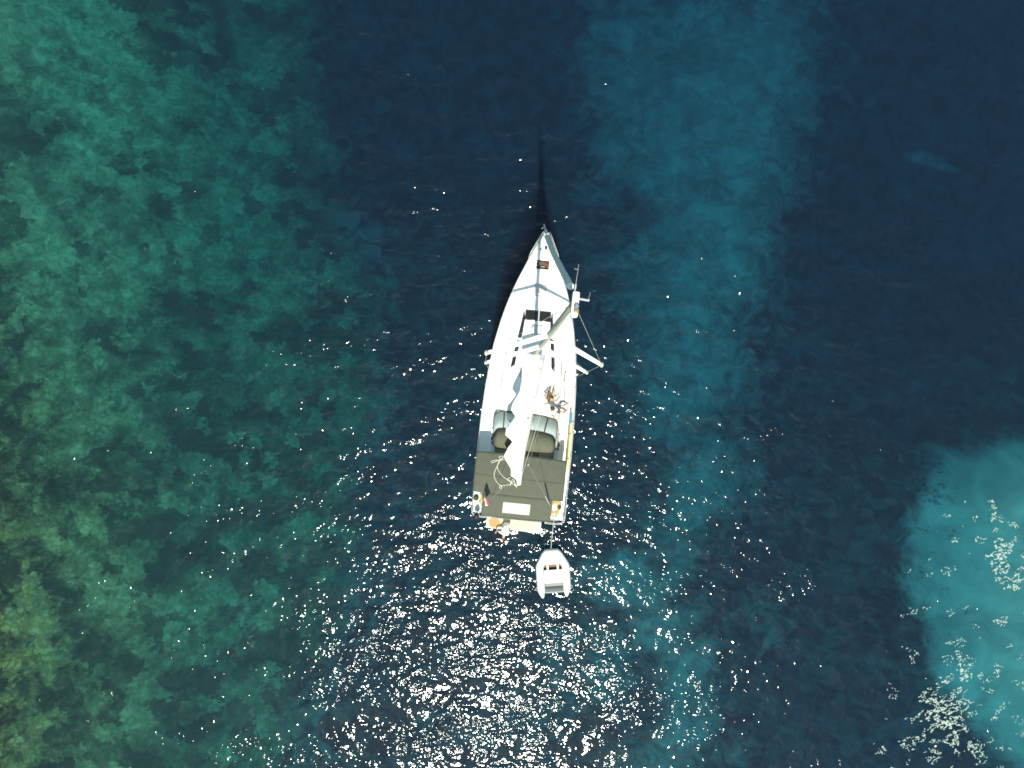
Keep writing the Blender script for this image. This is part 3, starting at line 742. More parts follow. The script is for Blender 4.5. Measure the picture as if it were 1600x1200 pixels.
# backstay with bridle
J = Vector((0.03, 3.37, 8.0))
m = MB(); m.tube([TOP + Vector((0, -0.2, 0.1)), J], 0.006, 6); m.lathe(J, [(0.02, -0.1), (0.055, -0.05), (0.02, 0.06)], 12)
for s in (-1, 1): m.tube([J, (s * 1.95, 0.12, 1.35)], 0.006, 6)
e = Vector((1.95, 0.12, 1.35)); m.tube([J.lerp(e, 0.55), J.lerp(e, 0.67)], 0.038, 8); m.tube([J.lerp(e, 0.67), J.lerp(e, 0.78)], 0.02, 8)
m.build('backstay', wire, Y)
# boom and mainsail flaked on it
BZ = 3.62
BE = L(810.5, 756.5, BZ); BS = Vector((MX - 0.02, MY - 0.14, BZ - 0.1))
m = MB(); m.tube([BS, BE], 0.11, 12, flat=1.15); m.box(BE + Vector((0, 0.02, 0)), (0.16, 0.10, 0.24), bevel=0.02); BOOM = m.build('boom', wspar, Y)
m = MB(); m.tube([(MX, MY - 0.1, 2.3), BS.lerp(BE, 0.28)], 0.03, 8); m.build('boom_vang', wspar, BOOM)
def prof(pts, z):
    return sorted(((q.y, q.x) for q in (L(a, b, z) for a, b in pts)))
SL = prof([(816,549),(815,560),(815,575),(814.3,594.8),(812.2,611),(809,616),(801,632),(798.6,640.5),(805,650),(791,668),(789.5,680.4),(800.5,690),(794,700),(787,713.4),(792,723),(797.5,733),(798,745),(804,748.5),(808.5,754)], 4.05)
SR = prof([(852.8,556),(832.8,648.8),(828.6,673.5),(820.8,706.5),(815.5,745),(813.5,752)], 3.85)
HT = [(1.9, 0.20), (2.3, 0.30), (3.0, 0.42), (4.2, 0.55), (5.5, 0.72), (7.0, 0.95), (7.7, 1.10), (8.0, 0.85)]
m = MB(); rows = []; NR = 110
for i in range(NR + 1):
    y = BE.y + 0.12 + (7.97 - BE.y - 0.12) * i / NR
    xl, xr, h = interp(y, SL), interp(y, SR), interp(y, HT)
    n1 = 0.05 * math.sin(y * 5.3) + 0.04 * math.sin(y * 9.1 + 1)
    zb = 3.70; cx = xr - 0.5 * min(0.6, xr - xl)
    sec = [(xr - 0.16, zb - 0.10), (xr, zb), (xr - 0.015, zb + 0.45 * h), (xr - 0.07, zb + 0.80 * h), (cx + 0.08, zb + 0.98 * h + n1), (cx, zb + 0.86 * h), (cx - 0.08, zb + 0.93 * h - n1)]
    wl_x = cx - 0.08; flop = max(0.0, wl_x - xl)
    for k, f in enumerate((0.2, 0.4, 0.55, 0.75, 0.9, 1.0)):
        rid = 0.045 * math.sin(k * 2.2 + y * 2.7) + 0.03 * math.sin(k * 4 + y * 6)
        sec.append((wl_x - flop * f, zb + (0.93 - 0.55 * f ** 1.3) * h + rid * min(1, flop * 2)))
    sec += [(xl + 0.03, zb + 0.30 * h - 0.05), (xl * 0.6 + cx * 0.4, zb - 0.02), (cx - 0.06, zb - 0.06)]
    rows.append([Vector((a, y, b)) for a, b in sec])
vs = m.grid(rows, True); m.bm.faces.new(vs[0]); m.bm.faces.new(vs[-1])
MS = m.build('mainsail', sailm, Y, angle=60)
for dx, dz in ((0.10, 0.97), (0.02, 0.82), (0.26, 0.95)):
    m = MB(); pts = []
    for k in range(24):
        y = BE.y + 0.4 + (7.4 - BE.y) * k / 23; xr = interp(y, SR); cx = xr - 0.5 * min(0.6, xr - interp(y, SL))
        pts.append((xr - 0.05 - dx * 0.5 + 0.015 * math.sin(y * 5), y, 3.70 + dz * interp(y, HT) + 0.03))
    m.tube(pts, 0.006, 4); m.build('seam', mat('sail_seam', (0.45, 0.44, 0.40), 0.8), MS)
for y in (2.6, 4.3, 6.0, 7.3):
    xl, xr, h = interp(y, SL), interp(y, SR), interp(y, HT)
    m = MB(); m.tube([(xr + 0.02, y, 3.62), (xr + 0.02, y, 3.70 + 0.5 * h), (xr - 0.18, y + 0.02, 3.74 + 1.02 * h), (xr - 0.36, y, 3.72 + 0.98 * h)], 0.012, 5, flat=0.5); m.build('sail_tie', mat('pale_line', (0.55, 0.54, 0.42), 0.8), MS)
m = MB()
m.tube([Vector((MX, MY - 0.05, MT - 0.3)), BE + Vector((0.03, 0.05, 0.12))], 0.008, 6)
m.build('topping_lift', mat('pale_line', (0.55, 0.54, 0.42), 0.8), Y)
for s, yy in ((1, 5.9), (-1, 5.9)):
    m = MB(); q = Vector((MX + s * 0.25, MY - 0.25, 9.0)); w = Vector((s * 0.30, 5.2, 5.4))
    m.tube([q, w], 0.004, 5)
    for y in (6.6, 3.4): m.tube([w, (interp(y, SR) if s > 0 else interp(y, SR) - 0.45, y, 4.0)], 0.004, 5)
    m.build('lazy_jack', mat('pale_line', (0.55, 0.54, 0.42), 0.8), MAST)
m = MB(); 
for k in range(4): m.tube([(-0.08 + 0.03 * k, 4.6, 3.5), (-0.20 + 0.12 * k, 4.5, 2.05)], 0.007, 6)
m.build('mainsheet_tackle', ropem, BOOM)

# loose reef line lying in loops on the awning
def z7(x, y, z): 
    p = L(770 + x / 10, 650 + y / 10, z); return p
def onawn(pts, up=0.03):
    out = []
    for x, y in pts:
        p = z7(x, y, 3.35); p.z = (bimz(p.x, p.y) if p.y < 3.2 else 3.2) + up; out.append(p)
    return out
RT = thing('reefing_line', 'cream rope hanging in loose loops over the olive awning beside the boom end', 'rope', BO, -BA)
P1 = [(190,680),(100,688),(30,690),(-20,705),(-5,728),(60,700),(150,662),(140,625),(100,638),(118,680),(90,740),(45,830),(22,900),(28,960),(70,1040),(125,1083),(142,1108),(122,1130),(106,1108),(130,1085),(260,1070),(290,1040),(240,1000),(150,930),(90,850),(72,780),(105,695),(150,658),(200,640)]
P2 = [(400,1080),(350,1070),(332,1000),(310,985),(288,1030),(268,1082),(300,1030),(335,1030),(372,1105),(345,1080),(300,1045),(245,985),(240,965),(275,955)]
m = MB(); m.tube(smooth_path(onawn(P1), 5), 0.017, 6); m.build('rope_loop', ropem, RT)
m = MB(); m.tube(smooth_path(onawn(P2, 0.05), 5), 0.017, 6); m.build('rope_loop', ropem, RT)

# ------------------------------------------------------------------ things carried on the yacht
# courtesy flag
FL = thing('ensign_flag', 'small red and white striped flag flying above the port aft corner of the awning', 'flag', BO, -BA)
A_, B_, C_, D_ = L(757.5, 777, 4.35), L(765, 788, 4.20), L(759, 791.5, 3.85), L(754.8, 781, 3.95)
for k, (nm, c) in enumerate((('red_stripe', (0.55, 0.05, 0.03)), ('white_stripe', (0.78, 0.76, 0.72)), ('lower_stripe', (0.55, 0.05, 0.03)))):
    m = MB(); rows = []
    f0, f1 = (0, .42, .88)[k], (.42, .88, 1.0)[k]
    for i in range(7):
        u = i / 6; t, b = A_.lerp(B_, u), D_.lerp(C_, u); wob = Vector((0.02, 0.02, 0.01)) * math.sin(u * 6)
        rows.append([t.lerp(b, f0) + wob, t.lerp(b, f1) + wob])
    m.grid(rows); m.build(nm, mat(nm + '_cloth', c, 0.9), FL, thick=0.003)
m = MB(); m.tube([(-1.98, 0.15, 1.4), A_.lerp(D_, 0.5), A_ + Vector((0.02, 0.02, 0.08))], 0.011, 6); m.build('flagstaff', steel, FL)
# horseshoe lifebuoy
HB = thing('lifebuoy', 'pale yellow horseshoe lifebuoy on the port stern rail', 'lifebuoy', BO, -BA)
m = MB(); c0 = L(751.8, 779, 2.0)
m.tube(smooth_path([c0 + Vector((0.0 + 0.04 * math.cos(t), 0.26 * math.sin(t), 0.0 + 0.22 * math.cos(t))) for t in [R(-60) + R(300) * k / 10 for k in range(11)]], 3), 0.055, 10); m.build('float', mat('yellow_vinyl', (0.60, 0.55, 0.22), 0.6), HB)
m = MB(); m.box(c0 + Vector((0.05, -0.18, -0.30)), (0.06, 0.30, 0.26), bevel=0.02); m.build('line_bag', black, HB)
# outboard motor
OB = thing('outboard_motor', 'black outboard motor clamped on the port stern rail', 'outboard motor', BO, -BA)
c0 = L(744.5, 806.5, 1.9)
m = MB(); m.ell(c0, (0.26, 0.34, 0.30)); m.box(c0 + Vector((0, -0.02, -0.05)), (0.22, 0.28, 0.18), bevel=0.05); m.build('cowling', black, OB)
m = MB(); m.box(c0 + Vector((0, -0.02, -0.55)), (0.09, 0.16, 0.75), bevel=0.02); m.box(c0 + Vector((0, -0.02, -0.80)), (0.22, 0.26, 0.015)); m.build('leg', greyp, OB)
m = MB(); 
for k in range(3): m.ell(c0 + Vector((0.07 * math.cos(k * 2.1), -0.16, -0.92 + 0.07 * math.sin(k * 2.1))), (0.08, 0.02, 0.08))
m.build('propeller', greyp, OB)
m = MB(); m.tube([c0 + Vector((0, 0.1, -0.05)), c0 + Vector((0.05, 0.42, 0.02))], 0.018, 8); m.build('tiller', black, OB)
m = MB(); m.box(c0 + Vector((0, 0.19, -0.12)), (0.16, 0.08, 0.16), bevel=0.01); m.build('clamp', steel, OB)
# paddle board on edge along the starboard rail
PB = thing('paddle_board', 'yellow paddle board with a blue nose stowed on edge along the starboard rail', 'paddle board', BO, -BA)
m = MB(); rows = []
ys = [2.55 + (5.25 - 2.55) * k / 24 for k in range(25)]
def pbw(y): 
    f = (y - 2.5) / 3.0; return 0.36 * min(1, (1 - abs(2 * f - 1) ** 3.0) * 1.3 + 0.05)
def pbx(y): return 2.12 - 0.045 * (y - 4.0) * 0.2
def pbrow(y):
    h = pbw(y); t = 0.044; x = pbx(y)
    return [Vector((x + t * a, y, 1.86 + h * b)) for a, b in ((-1, -0.85), (-1, 0.85), (-0.6, 0.96), (0, 1), (0.6, 0.96), (1, 0.85), (1, -0.85), (0.6, -0.96), (0, -1), (-0.6, -0.96))]
vs = m.grid([pbrow(y) for y in ys if y < 4.95], True); m.bm.faces.new(vs[0]); m.bm.faces.new(vs[-1])
m.build('board', mat('yellow_board', (0.60, 0.55, 0.20), 0.5), PB)
m = MB(); vs = m.grid([pbrow(y) for y in (4.935, 5.05, 5.15, 5.25, 5.35, 5.44)], True); m.bm.faces.new(vs[0]); m.bm.faces.new(vs[-1])
m.build('nose', mat('blue_board', (0.09, 0.36, 0.46), 0.5), PB)
for y in (3.2, 4.4):
    m = MB(); m.tube([(pbx(y) + 0.06 * a, y, 1.86 + (pbw(y) + .012) * b) for a, b in ((-1, -.8), (-1, .8), (0, 1.02), (1, .8), (1, -.8))], 0.010, 6); m.build('strap', black, PB)
# boathook
BH = thing('boat_hook', 'thin dark boat hook lying on the starboard side deck ahead of the people', 'boat hook', BO, -BA)
h0, h1 = L(882.3, 586, 1.65), L(882.3, 628, 1.65)
for p in (h0, h1): p.z = deckz(p.x, p.y) + 0.05
m = MB(); m.tube([h0, h1], 0.012, 8); m.build('pole', darkrope, BH)
m = MB(); m.tube([h0 + Vector((0, 0.0, 0)), h0 + Vector((0.0, 0.16, 0)), h0 + Vector((0.05, 0.20, 0)), h0 + Vector((0.07, 0.12, 0))], 0.016, 8); m.tube([h0, h0 - Vector((0, 0.3, 0))], 0.022, 8); m.build('hook', mat('brown_plastic', (0.16, 0.06, 0.03), 0.5), BH)
# rope coil and brown bag in the starboard stern corner
CO = thing('rope_coil', 'yellowish coiled rope heaped in the starboard stern corner of the deck', 'rope', BO, -BA)
m = MB(); c0 = L(867, 793, 1.55); c0.z = 1.50
m.tube(smooth_path([c0 + Vector(((0.11 + 0.004 * k) * math.cos(k * 0.9), (0.19 + 0.006 * k) * math.sin(k * 0.9), 0.0025 * k + 0.02 * math.sin(k))) for k in range(48)], 3), 0.016, 6)
m.build('coil', mat('yellow_rope', (0.50, 0.40, 0.17), 0.9), CO)
m = MB(); m.tube(smooth_path([c0 + Vector((-0.1, 0.2, 0.02)), c0 + Vector((0.15, 0.3, 0.0)), c0 + Vector((0.26, 0.05, -0.02)), c0 + Vector((0.1, -0.3, -0.02))], 5), 0.014, 6); m.build('tail', mat('yellow_rope', (0.5, 0.4, 0.17), 0.9), CO)
BG = thing('deck_bag', 'small dark brown bag on the starboard stern corner beside the rope', 'bag', BO, -BA)
c0 = L(874, 792, 1.5)
m = MB(); m.ell(c0 + Vector((0, 0, 0.02)), (0.20, 0.32, 0.22)); m.box(c0 + Vector((0, 0, -0.05)), (0.17, 0.28, 0.12), bevel=0.04); m.build('body', mat('brown_bag', (0.075, 0.045, 0.03), 0.8, var=0.3, vscale=12), BG)
m = MB(); m.tube(smooth_path([c0 + Vector((0.0, -0.1, 0.12)), c0 + Vector((0.02, 0, 0.19)), c0 + Vector((0, 0.1, 0.12))], 4), 0.012, 6); m.build('handle', black, BG)
CU = thing('seat_cushion', 'dark green round cushion on the port stern corner of the deck', 'cushion', BO, -BA)
c0 = L(743.8, 778.5, 1.5)
m = MB(); m.ell((c0.x, c0.y, 1.42), (0.24, 0.26, 0.16)); m.build('pad', mat('dark_green_cloth', (0.05, 0.06, 0.03), 0.9), CU)
m = MB(); m.tube([(c0.x + 0.125 * math.cos(t), c0.y + 0.135 * math.sin(t), 1.42) for t in [2 * math.pi * k / 16 for k in range(17)]], 0.010, 6, False); m.build('edging', piping, CU)

# ------------------------------------------------------------------ dinghy
DA = R(4.1)
DG = thing('inflatable_dinghy', 'small white inflatable dinghy floating astern on a towing line', 'dinghy', (2.2, -10.98, 0.0), DA)
rub = mat('white_hypalon', (0.60, 0.62, 0.58), 0.5, var=0.05, vscale=4)
rr = 0.205; TZ = 0.20
half = [(0.60, 0.02, 0.05), (0.615, 0.10, 0.09), (0.64, 0.28, 0.165), (0.66, 0.46, rr), (0.67, 0.9, rr), (0.672, 1.35, rr), (0.665, 1.62, rr), (0.640, 1.70, rr), (0.33, 2.26, rr), (0.285, 2.315, rr), (0.0, 2.33, rr)]
pts = [Vector((-x, y, TZ + 0.10 * max(0, (y - 1.4) / 0.9) ** 2)) for x, y, r in half] + [Vector((x, y, TZ + 0.10 * max(0, (y - 1.4) / 0.9) ** 2)) for x, y, r in half[::-1][1:]]
rad = [r for *_, r in half] + [r for *_, r in half[::-1][1:]]
m = MB(); m.tube(pts, rad, 20); m.build('tube', rub, DG)
m = MB(); m.box((0, 1.25, 0.06), (0.98, 1.75, 0.03)); fl = m.build('floor', mat('brown_floor', (0.16, 0.06, 0.03), 0.6, var=0.3, vscale=6), DG, False)
m = MB(); m.grid([[Vector((x * w, y, z)) for x in (-1, -0.5, 0, 0.5, 1)] for y, w, z in ((1.74, 0.52, 0.33), (1.9, 0.44, 0.36), (2.1, 0.34, 0.40), (2.24, 0.22, 0.42))]); m.build('bow_cover', rub, DG, thick=0.02)
m = MB(); m.box((0, 1.23, 0.27), (0.92, 0.44, 0.035), bevel=0.01); m.build('bench', mat('cream_bench', (0.60, 0.61, 0.55), 0.5), DG)
m = MB(); m.box((0, 0.88, 0.23), (0.92, 0.22, 0.035), bevel=0.01); m.build('bench', mat('cream_bench', (0.60, 0.61, 0.55), 0.5), DG)
for s in (-1, 1):
    m = MB(); m.box((s * 0.26, 1.6, 0.27), (0.10, 0.36, 0.03), bevel=0.008); m.build('strut', mat('cream_bench', (0.6, 0.61, 0.55), 0.5), DG)
m = MB(); m.box((0, 0.64, 0.10), (0.90, 0.30, 0.03)); m.build('aft_floor', mat('shaded_floor', (0.20, 0.21, 0.20), 0.6), DG, False)  # shade on the floor by the transom, painted in as grey
m = MB(); m.box((0, 0.46, 0.26), (0.94, 0.05, 0.44), Matrix.Rotation(R(28), 4, 'X'), 0.01); tr_ = m.build('transom', mat('grey_transom', (0.38, 0.40, 0.39), 0.5), DG)
m = MB(); m.tube([(-0.44, 0.36, 0.47), (0.44, 0.36, 0.47)], 0.018, 8); m.build('top_rail', rub, tr_)
for s in (-1, 1):
    for y in (0.75, 1.25, 1.62):
        m = MB(); m.ell((s * 0.72, y, TZ + 0.195), (0.045, 0.06, 0.03)); m.build('patch', greyp, DG)
    m = MB(); m.ell((s * 0.22, 2.20, 0.49), (0.05, 0.05, 0.03)); m.build('patch', greyp, DG)
    m = MB(); m.tube(smooth_path([(s * 0.80, 0.42, 0.30), (s * 0.92, 0.46, 0.25), (s * 0.93, 0.56, 0.25), (s * 0.86, 0.62, 0.30)], 4), 0.012, 6); m.build('grab_loop', ropem, DG)
# towing line
TL = thing('towing_line', 'thin pale rope running from the yacht stern down to the dinghy bow', 'rope')
t0 = at(865.5, 813, 1.5); t1 = at(861, 856, 0.30)
m = MB(); m.tube(smooth_path([t0, t0.lerp(t1, 0.5) + Vector((0, 0, -0.12)), t1, t1 + Vector((0.0, -0.15, 0.10))], 5), 0.022, 6); m.build('line', mat('grey_rope', (0.30, 0.31, 0.28), 0.9), TL)
m = MB(); m.tube([at(857.5, 813.5, 1.93), at(871, 813.5, 1.93)], 0.02, 6); m.build('hitch', mat('grey_rope', (0.3, 0.31, 0.28), 0.9), TL)

# ------------------------------------------------------------------ people
skinm = mat('tanned_skin', (0.46, 0.27, 0.14), 0.55, var=0.12, vscale=14)
skinp = mat('fair_skin', (0.52, 0.33, 0.22), 0.55, var=0.12, vscale=14)
def skin_mesh(name, chain, m_, parent, root=0, sub=2):
    "chain: list of (point, radius, parent index)"
    me = bpy.data.meshes.new(name)
    me.from_pydata([tuple(c[0]) for c in chain], [(c[2], i) for i, c in enumerate(chain) if c[2] is not None], [])
    o = bpy.data.objects.new(name, me); COL.objects.link(o); o.parent = parent
    md = o.modifiers.new('skin', 'SKIN'); md.use_smooth_shade = True
    for i, c in enumerate(chain):
        v = me.skin_vertices[0].data[i]; r = c[1]; v.radius = r if isinstance(r, tuple) else (r, r); v.use_root = (i == root)
    me.materials.append(m_)
    s = o.modifiers.new('sub', 'SUBSURF'); s.levels = s.render_levels = sub
    return o
def person(label, sk, hairc, J_, hair_len, clothes, face, group=None):
    "J_: joints in the boat frame. pelvis chest neck head | shoulder elbow wrist | hip knee ankle toe"
    P = thing('person', label, 'person', BO, -BA)
    ch = []
    def add(p, r, par): ch.append((Vector(p), r, par)); return len(ch) - 1
    pe = add(J_['pelvis'], 0.125, None); wa = add(Vector(J_['pelvis']).lerp(Vector(J_['chest']), 0.45), 0.105, pe)
    cs = add(J_['chest'], 0.130, wa); nk = add(J_['neck'], 0.055, cs); jaw = add(Vector(J_['neck']).lerp(Vector(J_['head']), 0.55), 0.070, nk)
    hd = add(J_['head'], 0.098, jaw); add(Vector(J_['head']) + (Vector(J_['head']) - Vector(J_['neck'])).normalized() * 0.075, 0.070, hd)
    f = Vector(face).normalized()
    for s in 'lr':
        sh = add(J_['sh' + s], 0.058, cs); el = add(J_['el' + s], 0.042, sh); wr = add(J_['wr' + s], 0.028, el)
        d = (Vector(J_['ha' + s]) - Vector(J_['wr' + s])).normalized(); pl = add(Vector(J_['wr' + s]) + d * 0.05, (0.040, 0.018), wr)
        side = d.cross(Vector((0, 0, 1))); side = side.normalized() if side.length > 0.1 else Vector((1, 0, 0))
        for k in range(4):
            ln = (0.062, 0.075, 0.070, 0.055)[k]; o_ = side * (k - 1.5) * 0.019
            a = add(Vector(J_['wr' + s]) + d * 0.085 + o_, 0.009, pl); b = add(Vector(J_['wr' + s]) + d * (0.085 + ln * 0.6) + o_ * 1.15 + Vector((0, 0, -0.004)), 0.008, a)
            add(Vector(J_['wr' + s]) + d * (0.085 + ln) + o_ * 1.2 + Vector((0, 0, -0.018)), 0.007, b)
        th = add(Vector(J_['wr' + s]) + d * 0.05 - side * 0.05, 0.010, pl); add(Vector(J_['wr' + s]) + d * 0.085 - side * 0.062, 0.009, th)
        hp = add(J_['hp' + s], 0.088, pe); kn = add(J_['kn' + s], 0.060, hp); 
        cf = add(Vector(J_['kn' + s]).lerp(Vector(J_['an' + s]), 0.35), 0.056, kn); an = add(J_['an' + s], 0.036, cf); add(J_['to' + s], (0.042, 0.026), an)
    body = skin_mesh('body', ch, sk, P)
    hv = Vector(J_['head']); upv = (hv - Vector(J_['neck'])).normalized()
    f = (f - upv * f.dot(upv)).normalized(); sd = upv.cross(f)
    # nose, eyes, ears, mouth
    m = MB(); m.ell(hv + f * 0.105 - upv * 0.005, (0.028, 0.03, 0.04)); m.build('nose', sk, P)
    for q in (-1, 1):
        m = MB(); m.ell(hv + f * 0.088 + sd * q * 0.034 + upv * 0.018, (0.024, 0.024, 0.018)); m.build('eye', mat('eye_dark', (0.03, 0.02, 0.02), 0.3), P)
        m = MB(); m.ell(hv + sd * q * 0.098 - upv * 0.005, (0.03, 0.035, 0.055)); m.build('ear', sk, P)
    m = MB(); m.ell(hv + f * 0.088 - upv * 0.045, (0.04, 0.03, 0.012), Matrix(((sd.x, f.x, upv.x, 0), (sd.y, f.y, upv.y, 0), (sd.z, f.z, upv.z, 0), (0, 0, 0, 1)))); m.build('mouth', mat('lips', (0.35, 0.12, 0.10), 0.5), P)
    hm = mat('hair_%s' % label[:12], hairc, 0.6, var=0.4, vscale=25, bump=0.6, bscale=60)
    m = MB(); rot = Matrix(((sd.x, f.x, upv.x, 0), (sd.y, f.y, upv.y, 0), (sd.z, f.z, upv.z, 0), (0, 0, 0, 1)))
    m.ell(hv - f * 0.018 + upv * 0.035, (0.215, 0.225, 0.20), rot, 20)
    if hair_len:
        a = hv - f * 0.07; e2 = Vector(J_['chest']) - f * 0.13 + Vector((0, 0, 0.12 - hair_len))
        m.tube(smooth_path([a, a.lerp(e2, 0.4) - f * 0.03, e2], 4), [0.085, 0.09, 0.09, 0.085, 0.08, 0.07, 0.06, 0.04, 0.02], 10)
    for v in m.bm.verts: v.co += Vector((mnoise.noise(v.co * 30), mnoise.noise(v.co * 30 + Vector((9, 0, 0))), mnoise.noise(v.co * 30 + Vector((0, 9, 0))))) * 0.012
    m.build('hair', hm, P)
    for nm, m_, segs in clothes:
        c2 = [(Vector(p), r, par) for p, r, par in segs]
        skin_mesh(nm, c2, m_, P)
    return P
def torso(J_, rp, rc, sleeves=True, k=0.5):
    g = [(J_['chest'], rc, None), (Vector(J_['chest']).lerp(Vector(J_['pelvis']), 0.5), rp * 0.95, 0), (Vector(J_['pelvis']).lerp(Vector(J_['chest']), 0.08), rp, 1), (Vector(J_['chest']).lerp(Vector(J_['neck']), 0.55), rc * 0.55, 0)]
    for s in 'lr':
        g.append((J_['sh' + s], 0.078, 0)); n_ = len(g) - 1
        if sleeves: g.append((Vector(J_['sh' + s]).lerp(Vector(J_['el' + s]), k), 0.066, n_))
    return g
def shorts(J_, r, k):
    g = [(J_['pelvis'], r, None), (Vector(J_['pelvis']).lerp(Vector(J_['chest']), 0.25), r * 0.9, 0)]
    for s in 'lr':
        g.append((J_['hp' + s], 0.105, 0)); g.append((Vector(J_['hp' + s]).lerp(Vector(J_['kn' + s]), k), 0.088, len(g) - 1))
    return g

# A: sitting with knees up on the coachroof edge, facing the bow
z0 = H(1.0, 6.0)
JA = dict(pelvis=(1.00, 5.98, z0 + 0.12), chest=(0.93, 5.98, z0 + 0.50), neck=(0.90, 6.03, z0 + 0.68), head=(0.88, 6.08, z0 + 0.82),
          shl=(0.76, 6.0, z0 + 0.56), ell=(0.68, 6.16, z0 + 0.38), wrl=(0.85, 6.36, z0 + 0.40), hal=(0.95, 6.42, z0 + 0.40),
          shr=(1.10, 5.96, z0 + 0.56), elr=(1.27, 5.92, z0 + 0.30), wrr=(1.36, 6.04, z0 + 0.07), har=(1.42, 6.12, z0 + 0.03),
          hpl=(0.91, 6.02, z0 + 0.11), knl=(0.90, 6.32, z0 + 0.45), anl=(0.95, 6.46, z0 + 0.08), tol=(0.96, 6.60, z0 + 0.04),
          hpr=(1.09, 6.02, z0 + 0.11), knr=(1.12, 6.36, z0 + 0.36), anr=(1.10, 6.52, z0 + 0.06), tor=(1.12, 6.66, z0 + 0.03))
bik = mat('dark_brown_swimwear', (0.06, 0.04, 0.03), 0.8)
person('person with long brown hair in dark swimwear sitting on deck with knees up', skinm, (0.10, 0.055, 0.02), JA, 0.30,
       [('swim_top', bik, [(JA['chest'], 0.142, None), (Vector(JA['chest']).lerp(Vector(JA['pelvis']), 0.22), 0.132, 0)]),
        ('swim_bottom', bik, [(JA['pelvis'], 0.138, None), (Vector(JA['pelvis']).lerp(Vector(JA['chest']), 0.12), 0.125, 0), (JA['hpl'], 0.096, 0), (JA['hpr'], 0.096, 0)])], (0.1, 1, 0))
# B: sitting, leaning back on both arms, facing starboard
z0 = H(1.30, 5.5)
JB = dict(pelvis=(1.38, 5.50, z0 + 0.11), chest=(1.14, 5.50, z0 + 0.45), neck=(1.08, 5.51, z0 + 0.62), head=(1.13, 5.53, z0 + 0.76),
          shl=(1.10, 5.68, z0 + 0.50), ell=(0.92, 5.74, z0 + 0.30), wrl=(0.82, 5.72, H(0.8, 5.7) + 0.06), hal=(0.72, 5.70, H(0.75, 5.7) + 0.03),
          shr=(1.12, 5.32, z0 + 0.50), elr=(1.12, 5.20, z0 + 0.26), wrr=(1.22, 5.14, H(1.22, 5.12) + 0.06), har=(1.30, 5.08, H(1.28, 5.1) + 0.03),
          hpl=(1.42, 5.60, z0 + 0.10), knl=(1.68, 5.72, z0 + 0.20), anl=(1.88, 5.82, deckz(1.88, 5.8) + 0.07), tol=(2.00, 5.86, deckz(1.95, 5.8) + 0.05),
          hpr=(1.42, 5.40, z0 + 0.10), knr=(1.66, 5.36, z0 + 0.24), anr=(1.86, 5.46, deckz(1.9, 5.5) + 0.07), tor=(1.98, 5.50, deckz(1.95, 5.5) + 0.05))
person('person in white shirt and dark grey shorts sitting on deck leaning back on hands', skinp, (0.045, 0.03, 0.02), JB, 0,
       [('shirt', mat('white_shirt', (0.74, 0.76, 0.74), 0.85, bump=0.5, bscale=18), torso(JB, 0.135, 0.152)),
        ('shorts', mat('dark_grey_shorts', (0.075, 0.072, 0.085), 0.85, bump=0.4, bscale=18), shorts(JB, 0.14, 0.72))], (1, 0.15, 0.1))
# C: sitting on the platform edge, bending over the water
zp = 0.565
JC = dict(pelvis=(-0.50, -0.50, zp + 0.46), chest=(-0.56, -0.92, zp + 0.56), neck=(-0.59, -1.10, zp + 0.56), head=(-0.61, -1.22, zp + 0.50),
          shl=(-0.40, -0.98, zp + 0.54), ell=(-0.34, -1.04, zp + 0.28), wrl=(-0.36, -0.90, zp + 0.08), hal=(-0.36, -0.84, zp + 0.03),
          shr=(-0.74, -0.94, zp + 0.54), elr=(-0.96, -0.90, zp + 0.34), wrr=(-1.02, -1.06, zp + 0.12), har=(-1.04, -1.12, zp + 0.02),
          hpl=(-0.40, -0.54, zp + 0.42), knl=(-0.40, -0.80, zp + 0.07), anl=(-0.42, -0.48, zp + 0.06), tol=(-0.42, -0.38, zp + 0.04),
          hpr=(-0.60, -0.54, zp + 0.42), knr=(-0.62, -0.80, zp + 0.07), anr=(-0.58, -0.48, zp + 0.06), tor=(-0.58, -0.38, zp + 0.04))
person('person in a white shirt kneeling on the teak platform, bent over the water', skinm, (0.10, 0.055, 0.03), JC, 0,
       [('shirt', mat('white_shirt', (0.74, 0.76, 0.74), 0.85), torso(JC, 0.155, 0.165)),
        ('shorts', mat('pale_shorts', (0.70, 0.71, 0.66), 0.85), shorts(JC, 0.145, 0.5))], (0, -0.6, -0.8))

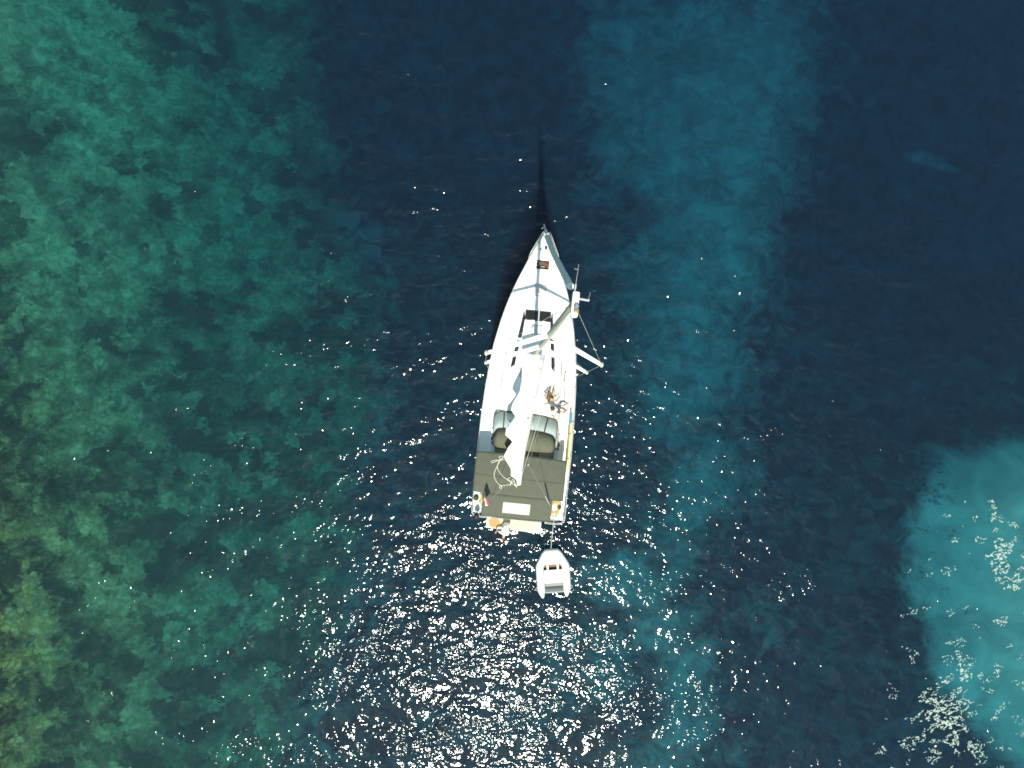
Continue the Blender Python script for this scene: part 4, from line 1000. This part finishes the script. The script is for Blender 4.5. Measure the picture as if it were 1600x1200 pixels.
# ------------------------------------------------------------------ pale flecks on the water, lower right
def pale_flecks():
    b = MB(); step = 0.035
    cl = [(1565, 872, 48, 22, 60, 1.0), (1585, 905, 22, 30, 0, 1.0), (1548, 830, 50, 30, 10, 0.55), (1470, 1120, 48, 66, -10, 1.0), (1500, 1060, 45, 40, -20, 0.75), (1415, 1165, 40, 28, 20, 0.45), (1520, 1175, 45, 22, 0, 0.6),
          (1540, 990, 70, 60, 0, 0.22), (1505, 1025, 60, 60, 0, 0.25), (1580, 1030, 60, 90, 0, 0.15), (1465, 920, 60, 40, 0, 0.12), (1530, 1000, 110, 160, 0, 0.15)]
    x0, y0 = at(1350, 1210, 0).x, at(0, 1215, 0).y
    nx = int((at(1625, 0, 0).x - x0) / step); ny = int((at(0, 770, 0).y - y0) / step)
    on = set()
    for i in range(nx):
        for j in range(ny):
            X, Yy = x0 + i * step, y0 + j * step
            px = 800 + X * FPX / CAMZ; py = 600 - Yy * FPX / CAMZ
            env = 0
            for cx, cy2, a, c, rt, s in cl:
                t = R(rt); dx, dy = px - cx, py - cy2; u = dx * math.cos(t) + dy * math.sin(t); v = -dx * math.sin(t) + dy * math.cos(t)
                env = max(env, s * math.exp(-((u / a) ** 2 + (v / c) ** 2)))
            if env < 0.04: continue
            q = Vector((X * 2.6 + Yy * 0.9, Yy * 4.0 - X * 1.1, 0))
            n0 = mnoise.fractal(q, 0.8, 2.1, 3); n1 = mnoise.noise(q * 0.45 + Vector((5, 3, 1)))
            if abs(n0 - 0.12) < 0.045 + 0.075 * env and n1 > 0.40 - 0.80 * env: on.add((i, j))
    vd = {}
    def V(i, j):
        if (i, j) not in vd: vd[i, j] = b.bm.verts.new((x0 + i * step + 0.010 * math.sin(i * 12.9 + j * 78), y0 + j * step + 0.010 * math.sin(i * 39 + j * 11), 0.018))
        return vd[i, j]
    for i, j in on: b.bm.faces.new((V(i, j), V(i + 1, j), V(i + 1, j + 1), V(i, j + 1)))
    o = b.build('water_flecks', mat('pale_flecks', (0.29, 0.36, 0.32), 0.9, var=0.25, vscale=8), None, False, thick=0.012)
    o['kind'] = 'stuff'; o['label'] = 'pale green flecks on the turquoise water lower right'; o['category'] = 'pale_flecks'
pale_flecks()
